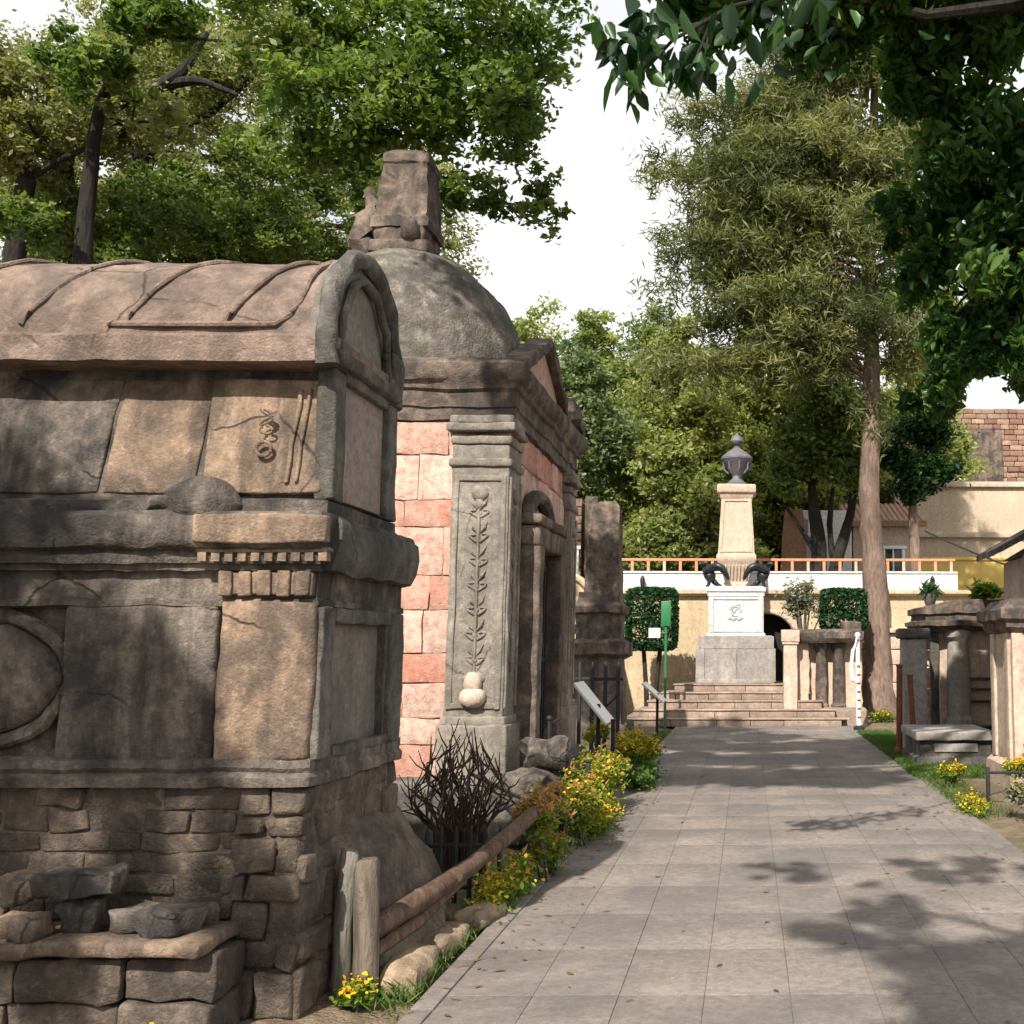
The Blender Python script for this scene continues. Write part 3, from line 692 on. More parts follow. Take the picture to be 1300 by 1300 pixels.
b.tube([(mx - .16 + .023 * i, yy, 2.3 + .025 * math.sin(i * 1.1)) for i in range(15)], .024, 6)
b.tube([(mx - .1, yy, 2.36), (mx, yy, 2.52), (mx + .1, yy, 2.6)], .014, 6); b.tube([(mx - .13, yy, 2.57), (mx - .02, yy, 2.6), (mx + .1, yy, 2.64)], .014, 6)
b.build('carved_emblem', plain('relief_grey', (.36, .37, .38), .6, .1), mb)
b = MB().rects([M4(.62, 3.04), M4(.62, 3.1), M4(.54, 3.14), M4(.58, 3.24), M4(.86, 3.55), M4(.92, 3.6), M4(.92, 3.68), M4(.86, 3.72), M4(.84, 3.74), M4(.7, 4.86)], .2)
for k in range(7): b.box((mx - .24 + .08 * k, cy - .345, 3.36), (.035, .1, .3), r=.012, cell=.1, rx=.42)
b.build('shaft', M_tan, mo, amp=.004, freq=5)
b = MB()
for sx in (-1, 1): b.box((mx + sx * .33, cy - .4, 4.28), (.06, .03, 1.1), r=.008, cell=.2, rx=-.06, ry=-sx * .058)
b.box((mx, cy - .425, 3.77), (.76, .03, .05), r=.008, cell=.2); b.box((mx, cy - .365, 4.82), (.64, .03, .05), r=.008, cell=.2)
b.build('shaft_frame', M_tan, mo)
b = MB().rects([M4(.7, 4.85), M4(.74, 4.87), M4(.78, 4.95), M4(.88, 4.98), M4(.9, 5.0), M4(.9, 5.12), M4(.84, 5.15), M4(.5, 5.16)], .2); b.build('capital', M_tan, mo, amp=.004, freq=6)
for o_ in mo.children:
    if o_.name.split('.')[0] in ('shaft', 'shaft_frame', 'capital'):
        z0_ = 3.04 - mo.location.z; o_.data.transform(Matrix.Translation((0, 0, z0_)) @ Matrix.Scale(1.14, 4, (0, 0, 1)) @ Matrix.Translation((0, 0, -z0_)))
u = thing('urn', 'dark lidded urn with ball knob on top of the tan monument', 'urn', (mx, cy, 5.15))
b = MB().lathe([(.24, 5.15), (.25, 5.2), (.17, 5.24), (.12, 5.3), (.1, 5.36), (.14, 5.42), (.2, 5.5), (.25, 5.6), (.33, 5.68), (.35, 5.72)], (mx, cy, 0), 28)
b.build('bowl', M_urn, u)
for k in range(8):
    a = k * math.pi / 4 + .2; b = MB(); b.tube([(mx + .2 * math.cos(a), cy + .2 * math.sin(a), 5.42), (mx + .29 * math.cos(a), cy + .29 * math.sin(a), 5.5), (mx + .31 * math.cos(a), cy + .31 * math.sin(a), 5.66)], .022, 6); b.build('bowl_rib', M_urn, u)
b = MB().lathe([(.36, 5.72), (.365, 5.76), (.3, 5.82), (.2, 5.9), (.1, 5.96), (.06, 6.0), (.06, 6.03), (.12, 6.07), (.15, 6.13), (.13, 6.2), (.07, 6.25), (.03, 6.29), (.01, 6.32)], (mx, cy, 0), 28); b.build('lid', M_urn, u)

u.location.z = 5.455; u.scale = (1.05, 1.05, 1.1)
def eagle(name, loc, sx, label):
    """bronze eagle: one continuous skinned body; sx = direction of its head"""
    V = []; E = []; Rr = []
    def ch(pts, start=None):
        prev = start
        for p, r in pts:
            V.append((p[0] * sx, p[1], p[2])); Rr.append(r)
            if prev is not None: E.append((prev, len(V) - 1))
            prev = len(V) - 1
        return prev
    ch([((.06, 0, .2), (.13, .13)), ((.12, -.02, .32), (.12, .12)), ((.18, -.03, .42), (.07, .07)), ((.21, -.05, .46), (.06, .055)), ((.26, -.08, .46), (.035, .035)), ((.3, -.1, .43), (.012, .012))])
    ch([((.0, .03, .12), (.08, .08)), ((-.08, .05, .04), (.06, .04)), ((-.17, .06, .01), (.06, .025))], 0)
    for sy in (-1, 1):
        ch([((.02, sy * .13, .38), (.07, .07)), ((-.07, sy * .18, .42), (.075, .075)), ((-.17, sy * .19, .37), (.075, .075)), ((-.25, sy * .18, .26), (.06, .06)), ((-.31, sy * .17, .12), (.03, .03))], 1)
        ch([((.08, sy * .06, .1), (.04, .04)), ((.1, sy * .06, .02), (.03, .03)), ((.15, sy * .07, .0), (.03, .016))], 0)
    me = bpy.data.meshes.new(name); me.from_pydata(V, E, []); o = bpy.data.objects.new(name, me); COL.objects.link(o); o.location = loc
    s = o.modifiers.new('s', 'SKIN'); s.use_smooth_shade = True
    for i, sv in enumerate(me.skin_vertices[0].data): sv.radius = Rr[i]; sv.use_root = (i == 0)
    o.modifiers.new('d', 'SUBSURF').levels = 2; o.modifiers['d'].render_levels = 2
    me.materials.append(M_bronze)
    dg = bpy.context.evaluated_depsgraph_get(); m2 = bpy.data.meshes.new_from_object(o.evaluated_get(dg)); o.modifiers.clear(); o.data = m2
    if not m2.materials: m2.materials.append(M_bronze)
    m2.transform(Matrix.Scale(1.16, 4))
    o['label'] = label; o['category'] = 'statue'; o['group'] = 'bronze eagles on the monument'
eagle('eagle_statue', (mx - .53, cy - .36, 3.05), -1, 'dark bronze eagle perched left of the tan shaft, facing left')
eagle('eagle_statue', (mx + .53, cy - .36, 3.05), 1, 'dark bronze eagle perched right of the tan shaft, facing right')

# ------------------------------------------------------------------ rustic fence, rubble, dry bush, flowers on the left verge
fp = MB(); fp.tube([(-1.785, 5.42, -.08), (-1.79, 5.42, .2), (-1.795, 5.42, .45), (-1.8, 5.42, .6), (-1.8, 5.42, .62)], [.064, .061, .059, .061, .045], 14)
o = fp.build('fence_post', M_wood, None, amp=.014, freq=12, loc=(-1.8, 5.42, 0)); tag(o, 'thick brown log post with a cut top beside the tomb corner', 'fence post', 'log fence posts along the path')
fp = MB(); fp.tube([(-1.895, 5.44, -.08), (-1.9, 5.44, .3), (-1.895, 5.44, .64), (-1.895, 5.44, .66)], [.05, .046, .042, .032], 12)
o = fp.build('fence_post', M_woodgrey, None, amp=.012, freq=12, loc=(-1.895, 5.44, 0)); tag(o, 'thin grey wooden post standing just left of the brown log post', 'fence post', 'log fence posts along the path')
fp = MB(); pts = [(-1.8, 5.44, .27), (-1.72, 6.0, .3), (-1.6, 6.6, .36), (-1.5, 7.3, .45), (-1.42, 8.1, .54)]
fp.tube(pts, [.052, .056, .052, .054, .05], 14)
for t_ in (.18, .45, .8):
    q = Vector(pts[0]).lerp(Vector(pts[2]), t_); fp.tube([q - Vector((.01, .03, .003)), q, q + Vector((.01, .03, .003))], [.05, .06, .05], 14)
o = fp.build('fence_rail', M_log, None, amp=.013, freq=10, loc=(-1.8, 5.44, .27)); tag(o, 'thick brown log rail rising from the log post to the flowers', 'fence rail')
fp = MB(); fp.tube([(-1.8, 5.46, .16), (-1.72, 5.95, .2), (-1.62, 6.5, .3)], [.032, .036, .03], 10)
o = fp.build('fence_rail', M_log, None, amp=.01, freq=12, loc=(-1.83, 5.56, .17)); tag(o, 'short thin lower log running under the thick brown rail', 'fence rail')
for (x, y, h, lb) in ((-1.4, 8.25, .58, 'dark iron post among the orange dried vines'), (-1.56, 13.0, .78, 'slim dark iron post beside the far yellow flowers'), (-1.5, 10.6, .55, 'dark iron post half hidden in the middle flower clump')):
    o = MB().box((x, y, h / 2 - .04), (.045, .045, h + .08), r=.008, cell=.2).box((x, y, h + .012), (.06, .06, .025), r=.008, cell=.2).build('iron_post', M_irondark, None, loc=(x, y, 0)); tag(o, lb, 'post', 'dark iron posts along the path')

kb = [(-1.66, 5.7, .5, .15, 'first'), (-1.66, 6.25, .46, .13, ''), (-1.6, 6.85, .5, .12, ''), (-1.6, 7.5, .55, .12, ''), (-1.57, 8.2, .55, .12, '')]
lbs = ['lowest pale cobble just right of the log post foot', 'second pale cobble from the log post', 'third flat cobble from the log post, under the rail', 'flat pale edging stone with yellow weed beside it', 'flat edging stone below the orange dried vines']
for (x, y, w, h, _), lb in zip(kb, lbs):
    o = MB().box((x, y, h * .25), (.2, w, h), r=h * .48, cell=.05, rz=random.uniform(-.2, .2), jit=.015).build('edging_stone', M_kerb, None, amp=.012, freq=9, loc=(x, y, 0)); tag(o, lb, 'stone', 'edging stones along the path')

# dry bush of bare twigs inside a low picket enclosure
D = thing('dry_bush', 'tangled bare brown bush beside the pink wall', 'bush', (-1.95, 7.9, 0))
b = MB(); rs = random.Random(5)
for k in range(48):
    a = rs.uniform(0, 6.28); rr = rs.uniform(.02, .2); p = Vector((-2.0 + rr * math.cos(a), 7.9 + rr * math.sin(a), .35)); d = Vector((math.cos(a) * .5, math.sin(a) * .5, rs.uniform(.7, 1.3))).normalized(); pts = [p - Vector((0, 0, .3)), p]; 
    for j in range(6):
        d = (d + Vector((rs.uniform(-.6, .6), rs.uniform(-.6, .6), rs.uniform(-.25, .35)))).normalized(); p = p + d * rs.uniform(.07, .13)
        q = Vector((p.x + 2.0, p.y - 7.9, 0)); 
        lim = .36 * (1.15 - max(0, p.z - .45) / .75); 
        if q.length > lim: p.x = -2.0 + q.x * lim / q.length; p.y = 7.9 + q.y * lim / q.length; d = Vector((-d.x, -d.y, abs(d.z)))
        pts.append(p.copy())
        if rs.random() < .6:
            e = (d + Vector((rs.uniform(-1, 1), rs.uniform(-1, 1), rs.uniform(-.2, .8)))).normalized(); b.tube([p, p + e * .09, p + e * .15 + Vector((0, 0, .03))], [.006, .0045, .003], 5)
    b.tube(pts, np.linspace(.01, .0045, len(pts)), 6)
b.build('twigs', M_iron, D)
PF = thing('picket_enclosure', 'low dark picket fence around the foot of the bare bush', 'fence', (-2.0, 7.6, 0))
for k in range(9):
    x = -2.38 + .095 * k; b = MB(); b.tube([(x, 7.45, -.05), (x, 7.45, .4), (x, 7.45, .46)], [.016, .016, .003], 7); b.build('picket', M_irondark, PF)
b = MB(); b.box((-2.0, 7.45, .33), (.86, .02, .03), r=.005, cell=.3); b.box((-2.0, 7.45, .07), (.86, .02, .03), r=.005, cell=.3); b.build('rail', M_irondark, PF)
o = MB().tube([(-1.93, 7.86, .75), (-1.68, 8.35, .52)], .014, 7).build('stick', M_woodgrey, None, loc=(-1.7, 8.3, .5)); tag(o, 'pale straight stick leaning across the bare bush', 'stick')
RB = []
for i, (x, y, z, d, lb) in enumerate(((-1.78, 9.42, .3, (.34, .4, .62), 'tall dark broken stone block in front of the pilaster foot'), (-1.75, 10.0, .18, (.3, .36, .4), 'squat grey stone lump before the mausoleum doorway'), (-1.72, 9.6, .72, (.36, .3, .2), 'tilted dark slab lying on the tall broken block'), (-1.68, 11.6, .2, (.34, .55, .42), 'pale grey square stone beside the mausoleum doorway'), (-1.62, 13.6, .16, (.4, .7, .36), 'grey stone block at the far corner of the pink mausoleum'))):
    o = MB().box((0, 0, 0), d, r=.04, cell=.06, jit=.04).build('rubble_stone', M_grey if i > 2 else M_tomb_dark, None, amp=.03, freq=6); o.location = (x, y, z); o.rotation_euler = (random.uniform(-.15, .15) + (.35 if i == 2 else 0), random.uniform(-.1, .1), random.uniform(-.5, .5)); tag(o, lb, 'stone', 'broken stones beside the mausoleum')
o = MB(); o.tube([(-1.74, 9.9, -.03), (-1.75, 9.9, .98)], .02, 8); o.tube([(-1.75, 9.9, .95), (-1.7, 10.15, .98)], .014, 7); o.sphere((-1.75, 9.9, 1.0), .03, 10, 7)
o = o.build('iron_stake', M_irondark, None, loc=(-1.74, 9.9, 0)); tag(o, 'dark iron stake upright before the mausoleum doorway', 'stake')

def flowers(name, label, c, r, n, fl=.35, dry=0.0, leaf=.05, ns=10, low=LF_fresh, petal=LF_flower, group='flowering plants along the path'):
    t = thing(name, label, 'plant', (c[0], c[1], 0), group); n = int(n * 1.7); leaf *= .78; fl *= .75
    r = (r[0] * .8, r[1], r[2] * .8); c = (c[0], c[1], c[2] * .9); P, cen, rd = clump_pts(c, r, int(ns * 1.8), n, .3, .85, .3); P[:, 2] = np.maximum(P[:, 2], .02)
    leaf_mesh('leaves', P, leaf, low, t, asp=.5, droop=.1, rnd=rd, fine=True, fold=.08)
    top = P[(P[:, 2] > np.percentile(P[:, 2], 45))]; k = rng.choice(len(top), int(n * fl), replace=True); pp = top[k] + rng.normal(size=(len(k), 3)) * .015 + np.array([0, 0, .015])
    if fl: leaf_mesh('blossoms', pp, leaf * .62, petal, t, asp=.75, droop=0, upb=2, fine=True, fold=.05)
    if dry: 
        k = rng.choice(len(P), int(n * dry)); leaf_mesh('dry_leaves', P[k] + np.array([0, 0, .05]), leaf * 1.6, LF_dry, t, asp=.22, droop=.5)
    b = MB()
    for q in cen[:12]: b.tube([(c[0] + random.uniform(-.08, .08), c[1] + random.uniform(-.08, .08), -.02), ((c[0] + q[0]) / 2, (c[1] + q[1]) / 2, q[2] * .6), tuple(q)], [.008, .006, .004], 5)
    b.build('stems', M_bark_grey, t)
    return t
flowers('flowering_shrub', 'orange-brown dried vine clump draped over the end of the log rail', (-1.45, 8.0, .5), (.2, .45, .17), 1100, .12, .9, .055, 12)
flowers('flowering_shrub', 'green weeds hanging below the orange dried vine', (-1.42, 8.2, .2), (.14, .4, .2), 700, .12, .1, .05, 8)
flowers('flowering_shrub', 'yellow-green trailing plant in a ring beside the dried vine', (-1.4, 9.4, .38), (.22, .55, .3), 1500, .35, .2, .055, 12)
flowers('flowering_shrub', 'yellow-flowered shrub in the middle of the left path edge', (-1.45, 11.2, .42), (.2, .8, .32), 1700, .5, .03, .06, 14)
flowers('flowering_shrub', 'bright yellow flower mound at the far end of the left verge', (-1.4, 14.2, .42), (.26, .9, .26), 2400, 1.5, 0, .065, 16)
flowers('flowering_shrub', 'low green leafy plant spilling onto the path under the far yellow mound', (-1.22, 13.2, .16), (.18, .8, .14), 1000, 0, 0, .07, 12, LF_grass)
flowers('weed_tuft', 'small yellow-green weed tuft at the foot of the log post', (-1.78, 5.3, .05), (.17, .12, .08), 420, .25, 0, .05, 8, group='weed tufts on the left verge')
flowers('weed_tuft', 'tiny yellow weed tuft at the base of the tomb corner', (-2.35, 4.72, .02), (.3, .08, .05), 260, .2, 0, .045, 8, group='weed tufts on the left verge')
flowers('flowering_shrub', 'long low strip of yellow-green weeds along the kerb below the log rail', (-1.56, 7.4, .09), (.09, 1.0, .1), 900, .5, .05, .05, 16)
flowers('flowering_shrub', 'low yellow plants at the path edge under the middle flower clump', (-1.36, 10.2, .12), (.12, 1.1, .13), 1000, .9, 0, .055, 16)
flowers('weed_tuft', 'yellow weed growing between the cobbles under the rail', (-1.62, 7.15, .08), (.1, .18, .1), 320, .4, 0, .045, 6, group='weed tufts on the left verge')
# grass strips
gp = []
for (x0, x1, y0, y1, n) in ((2.12, 2.75, 15.0, 21.8, 14000), (2.1, 3.3, 14.2, 15.3, 6000), (-1.75, -1.52, 5.2, 9, 1600), (-1.75, -1.5, 9, 22, 2500), (2.12, 2.6, 10.8, 14.2, 1200), (-3.3, -2.2, 4.5, 4.75, 150)):
    gp.append(np.stack([rng.uniform(x0, x1, n), rng.uniform(y0, y1, n), rng.uniform(.0, .05, n)], 1))
gp = np.concatenate(gp); o = leaf_mesh('grass', gp, .085, LF_grass, None, asp=.1, droop=-.9, upb=.0)
tag(o, 'short bright green grass growing along both edges of the path', 'grass', kind='stuff')

fl_ = np.stack([np.concatenate([rng.uniform(-1.45, 2.05, 150), rng.normal(-1.3, .18, 170), rng.normal(1.95, .15, 130)]), rng.uniform(4.6, 22, 450), np.full(450, .008)], 1)
o = leaf_mesh('fallen_leaves', fl_, .05, leafmat('leaf_fallen', [(.10, .06, .025), (.2, .13, .05), (.12, .12, .04)], .1), None, asp=.5, droop=0, fine=True, fold=.05); o.data.transform(Matrix.Scale(1, 4))
for v_ in o.data.vertices: v_.co.z = .006 + abs(v_.co.z - .008) * .25
tag(o, 'tiny dry leaves scattered over the paved path', 'leaves', kind='stuff')
# ------------------------------------------------------------------ left middle distance
L = thing('obelisk_tomb', 'brown stone obelisk tomb on a moulded pedestal beside the steps', 'tomb', (-2.75, 19.6, 0))
def C4(x, y, w, z, d=None): d = d or w; return (x - w / 2, x + w / 2, y - d / 2, y + d / 2, z)
b = MB().rects([C4(-2.75, 19.6, 1.35, -.05), C4(-2.75, 19.6, 1.35, .3), C4(-2.75, 19.6, 1.15, .34), C4(-2.75, 19.6, 1.05, 1.45), C4(-2.75, 19.6, 1.3, 1.52), C4(-2.75, 19.6, 1.3, 1.72), C4(-2.75, 19.6, 1.1, 1.78)], .15); b.build('base', M_cornice, L, amp=.03, freq=4)
b = MB().rects([C4(-2.6, 19.6, .78, 1.76), C4(-2.6, 19.6, .78, 2.2), C4(-2.6, 19.6, .9, 2.24), C4(-2.6, 19.6, .9, 2.36), C4(-2.6, 19.6, .74, 2.42), C4(-2.58, 19.6, .72, 2.6)], .12); b.build('pedestal', M_cornice, L, amp=.02, freq=5)
b = MB().rects([C4(-2.56, 19.6, .62, 2.58), C4(-2.52, 19.6, .46, 4.1), C4(-2.5, 19.6, .4, 4.16), C4(-2.48, 19.6, .3, 4.2)], .12); b.build('shaft', M_cornice, L, amp=.03, freq=5)
IG = thing('iron_grille', 'dark iron grille of upright bars before the obelisk tomb', 'grille', (-2.3, 17.4, 0))
for k in range(4):
    x = -2.62 + .2 * k; b = MB(); b.tube([(x, 17.4, -.05), (x, 17.4, 1.35), (x, 17.4, 1.42)], [.035, .033, .006], 8); b.build('bar', M_irondark, IG)
b = MB(); b.box((-2.32, 17.4, 1.15), (.75, .03, .05), r=.006, cell=.3); b.tube([(-2.6 + .06 * k, 17.38, .95 - .25 * math.sin(math.pi * k / 10)) for k in range(11)], .016, 6); b.build('rail', M_irondark, IG)
flowers('flowering_shrub', 'small yellow bush behind the white slanted panel', (-2.2, 16.4, .45), (.35, .25, .2), 700, .5, 0, .06, 8)
def panel(label, x, y, zc, w, hgt, ang):
    t = thing('slanted_panel', label, 'sign', (x, y, 0), 'white slanted information panels')
    b = MB().box((x, y, zc), (w, .8, .035), r=.008, cell=.3, ry=ang); b.build('board', M_sign, t)
    b = MB()
    b.tube([(x + .06, y, -.05), (x + .06, y, zc - .02)], .028, 8); b.build('post', M_irondark, t)
panel('large white slanted information panel seen from its edge, beside the mausoleum', -1.98, 14.4, .93, .66, .3, .88)
panel('smaller white slanted panel beside the foot of the steps', -1.72, 20.5, .83, .52, .3, .72)
G = thing('green_sign', 'small green sign with white label on a thin green post', 'sign', (-1.72, 23.2, 0))
b = MB().tube([(-1.72, 23.2, -.05), (-1.72, 23.2, 2.2)], .03, 8); b.build('post', M_green, G)
b = MB().box((-1.72, 23.16, 2.35), (.2, .03, .52), r=.01, cell=.2); b.build('sign_plate', M_green, G)
b = MB().box((-1.95, 23.14, 1.95), (.24, .02, .2), r=.004, cell=.2); b.build('white_label', M_sign, G)
b = MB().box((-1.84, 23.17, 1.95), (.3, .02, .03), r=.004, cell=.2); b.build('bracket', M_green, G)
def topiary(label, x, y, w, z0, z1, n):
    t = thing('topiary_tree', label, 'tree', (x, y, 0), 'clipped topiary trees before the back wall')
    b = MB()
    for dx in (-.12, .12): b.tube([(x + dx * .6, y, -.05), (x + dx, y, z0 * .5), (x + dx * 1.7, y, z0 + .2)], [.07, .055, .05], 9)
    b.build('trunk', M_bark_dark, t, amp=.012, freq=8)
    h = np.array([w / 2, .45, (z1 - z0) / 2]); P = unit(n); P = P / np.linalg.norm(P, ord=8, axis=1)[:, None] * h * rng.uniform(.82, 1.03, (n, 1)) + np.array([x, y, (z0 + z1) / 2])
    leaf_mesh('crown', P, .075, LF_topiary, t, asp=.6, droop=.1)
topiary('square-clipped dark green topiary block left of the monument', -2.2, 25.4, 1.15, 1.6, 3.0, 12000)
topiary('rounded dark green topiary tree right of the monument', 2.2, 25.6, 1.05, 2.05, 3.0, 8000)

# ------------------------------------------------------------------ right middle distance
C = thing('columned_tomb', 'low stone tomb with two stubby pink columns right of the steps', 'tomb', (1.75, 24.7, 0))
b = MB().rects([(.95, 2.6, 24.2, 25.4, -.05), (.95, 2.6, 24.2, 25.4, .28), (1.0, 2.55, 24.3, 25.3, .34)], .2); b.build('base', M_step, C, amp=.02, freq=4)
b = MB(); b.box((1.78, 25.0, 1.05), (1.5, .5, 1.5), r=.03, cell=.15); b.box((1.2, 24.65, 1.05), (.28, .3, 1.5), r=.03, cell=.15); b.build('body', M_tan, C, amp=.03, freq=4)
for x in (1.62, 2.0):
    b = MB().lathe([(.17, .32), (.17, .4), (.13, .44), (.135, .9), (.12, 1.55), (.17, 1.62), (.17, 1.75)], (x, 24.6, 0), 16); b.build('column', M_cornice, C, amp=.01, freq=6)
b = MB().rects([(.9, 2.45, 24.3, 25.3, 1.76), (.82, 2.52, 24.22, 25.38, 1.85), (.82, 2.52, 24.22, 25.38, 1.98), (.95, 2.4, 24.35, 25.25, 2.06)], .15); b.box((2.3, 24.8, 2.13), (.42, .5, .2), r=.03, cell=.1); b.build('cornice', M_cornice, C, amp=.02, freq=5)
o = MB().box((.92, 24.3, 1.76 + .14), (.4, .4, .26), r=.02, cell=.1).box((.92, 24.3, .85), (.3, .3, 1.75), r=.02, cell=.2).box((.92, 24.3, 1.74), (.36, .36, .05), r=.01, cell=.2).build('pillar', M_creamtomb, None, amp=.012, freq=5, loc=(.92, 24.3, 0)); tag(o, 'slim cream pillar with block cap just right of the monument plinth', 'pillar')
t = thing('greygreen_shrub', 'pale grey-green shrub growing right of the white marble block', 'shrub', (1.15, 25.9, 0))
P, cen, rd = clump_pts((1.35, 25.9, 2.75), (.65, .45, .6), 12, 2600, .4, .8, .3); leaf_mesh('crown', P, .12, LF_grey, t, asp=.3, droop=-.1, rnd=rd)
b = MB()
for q in cen: b.tube([(1.25 + random.uniform(-.1, .1), 25.9, -.05), (1.3, 25.9, 1.5), tuple(q)], [.05, .04, .012], 6)
b.build('trunk', M_bark_grey, t)
W = thing('white_pole', 'white pole with a knotted white rope hanging beside the steps', 'pole', (2.24, 22.6, 0))
b = MB().tube([(2.24, 22.6, -.03), (2.235, 22.6, .9), (2.23, 22.6, 1.85)], [.05, .045, .04], 10); b.sphere((2.23, 22.6, 1.9), .06, 12, 8); b.build('shaft', M_white, W, amp=.006, freq=9)
b = MB(); b.tube([(2.23, 22.56, 1.82), (2.12, 22.5, 1.6), (2.08, 22.5, 1.25), (2.12, 22.5, 1.0), (2.16, 22.52, .98)], .035, 8)
b.build('rope', M_white, W, amp=.01, freq=14)
for k in range(7): MB().box((2.24, 22.552, .25 + .17 * k), (.07, .012, .035), r=.004, cell=.1).build('dark_band', M_rust, W)
b = MB().lathe([(.11, -.02), (.11, .05), (.05, .09)], (2.24, 22.6, 0), 14); b.build('foot', M_irondark, W)
o = MB().blocks((2.2, 27.0, 0), 0, 2.1, [.42, .4, .42, .36, .4], (.4, .9), .3, .015, .015, .02, .2, .01).box((3.25, 27.25, 2.06), (2.2, .7, .12), r=.03, cell=.2).build('stone_wall', M_creamtomb, None, amp=.012, freq=4, loc=(3.2, 27, 0)); tag(o, 'low pale block wall behind the tall tree trunk', 'wall')
for (x, y, h, lean_, lb) in ((2.33, 17.3, 1.35, .03, 'rusty iron post leaning slightly, left of a pair'), (2.56, 17.2, 1.2, -.05, 'shorter rusty iron post with a flared foot beside the grey pillar')):
    o = MB().tube([(x, y, -.05), (x + lean_, y, h)], [.05, .042], 10).lathe([(.1, -.02), (.09, .06), (.05, .12)], (x, y, 0), 12).box((x + lean_, y, h + .01), (.1, .1, .03), r=.01, cell=.1).build('rusty_post', M_rust, None, amp=.01, freq=9, loc=(x, y, 0)); tag(o, lb, 'post', 'rusty posts on the right verge')
o = thing('grey_pillar', 'square dark grey stone pillar with a plain cap behind the rusty posts', 'pillar', (2.66, 17.9, 0))
MB().box((2.66, 17.9, .88), (.38, .38, 1.8), r=.025, cell=.12).build('shaft', M_plinth, o, amp=.015, freq=5); MB().box((2.66, 17.9, 1.86), (.5, .5, .16), r=.03, cell=.1).build('cap', M_grey, o, amp=.015, freq=6)
# slab tomb with columns
K = thing('canopy_tomb', 'grey tomb with a heavy dark slab roof on a thick round column', 'tomb', (4.3, 18.6, 0))
MB().rects([(2.95, 6.0, 18.3, 19.9, -.05), (2.95, 6.0, 18.3, 19.9, .3), (3.4, 5.9, 18.1, 19.8, .36)], .2).build('base', M_grey, K, amp=.02, freq=4)
MB().lathe([(.24, .34), (.24, .46), (.19, .52), (.2, 1.0), (.175, 1.75), (.24, 1.82), (.24, 1.93)], (3.5, 18.48, 0), 20).build('column', M_plinth, K, amp=.012, freq=6)
MB().box((4.55, 19.1, 1.12), (2.7, 1.1, 1.66), r=.03, cell=.2).build('body', M_creamtomb, K, amp=.015, freq=5)
MB().box((3.1, 18.5, 1.1), (.14, .14, 1.6), r=.02, cell=.1).build('slim_post', M_grey, K, amp=.01, freq=6)
MB().blocks((3.0, 18.78, .35), 0, 2.6, [.3, .3, .35, .3, .3], (.4, .8), .2, .015, .015, .02, .2, .01).build('back_wall', M_pink, K, amp=.01, freq=6)
MB().rects([(2.95, 6.1, 18.25, 19.8, 1.92), (2.82, 6.2, 18.15, 19.9, 2.0), (2.82, 6.2, 18.15, 19.9, 2.07), (2.93, 6.1, 18.25, 19.8, 2.1), (2.93, 6.1, 18.25, 19.8, 2.18), (2.86, 6.1, 18.2, 19.8, 2.2), (2.86, 6.1, 18.2, 19.8, 2.3), (3.4, 6.0, 18.2, 19.7, 2.42)], .15).build('slab_roof', M_cornice, K, amp=.025, freq=4)
for z in (.75, .95, 1.12):
    MB().box((4.3, 18.42, z), (1.9, .04, .05), r=.008, cell=.3).build('cross_rail', M_iron, K)
t = thing('potted_succulent', 'small dark spiky succulent in a pot on the slab roof corner', 'plant', (3.05, 18.5, 2.34))
MB().lathe([(.08, 2.34), (.12, 2.5), (.12, 2.53)], (3.05, 18.5, 0), 12).build('pot', M_grey, t)
P = np.repeat([[3.05, 18.5, 2.58]], 140, 0) + rng.normal(size=(140, 3)) * [.06, .06, .06]; leaf_mesh('leaves', P, .2, LF_topiary, t, asp=.22, droop=-.7)
t = thing('fern', 'bright green fern sprouting on the slab tomb roof', 'plant', (3.95, 18.4, 2.3))
P, cen, rd = clump_pts((3.95, 18.4, 2.55), (.4, .25, .16), 8, 700, .45, .8, .3); leaf_mesh('leaves', P, .16, LF_fresh, t, asp=.25, droop=-.2); 
MB().tube([(3.95, 18.4, 2.38), (3.95, 18.4, 2.55)], .03, 6).build('stem', M_bark_grey, t)
# ledger grave
o = thing('ledger_grave', 'low grey marble grave ledger with a recessed side panel', 'grave', (2.85, 16.0, 0))
MB().rects([(2.32, 3.42, 15.4, 16.9, -.05), (2.32, 3.42, 15.4, 16.9, .12), (2.38, 3.36, 15.46, 16.84, .14), (2.38, 3.36, 15.46, 16.84, .36)], .15).build('base', M_grey, o, amp=.01, freq=5)
MB().box((2.87, 16.15, .42), (1.12, 1.54, .12), r=.02, cell=.2).build('ledger_slab', M_plinth, o, amp=.006, freq=5)
MB().box((2.87, 15.455, .26), (.6, .03, .12), r=.01, cell=.1).build('side_panel', M_plinth, o)
# cream tomb, near right
N = thing('cream_tomb', 'cream plastered tomb with heavy cornice and a white plaque at the right edge', 'tomb', (4.1, 13.6, 0))
MB().rects([(3.02, 5.2, 12.92, 14.25, -.05), (3.02, 5.2, 12.92, 14.25, .25), (3.08, 5.1, 12.98, 14.2, .3)], .2).build('base', M_creamtomb, N, amp=.015, freq=4)
MB().box((4.15, 13.6, 1.05), (2.1, 1.15, 1.55), r=.025, cell=.2).build('body', M_creamtomb, N, amp=.01, freq=5)
for x in (3.16, 4.9): MB().box((x, 13.01, 1.05), (.13, .06, 1.5), r=.015, cell=.15).build('pilaster', M_creamtomb, N, amp=.006, freq=6)
MB().box((3.09, 13.2, 1.05), (.05, .2, 1.5), r=.015, cell=.15).build('pilaster', M_creamtomb, N, amp=.006, freq=6)
MB().box((3.09, 13.95, 1.05), (.05, .2, 1.5), r=.015, cell=.15).build('pilaster', M_creamtomb, N, amp=.006, freq=6)
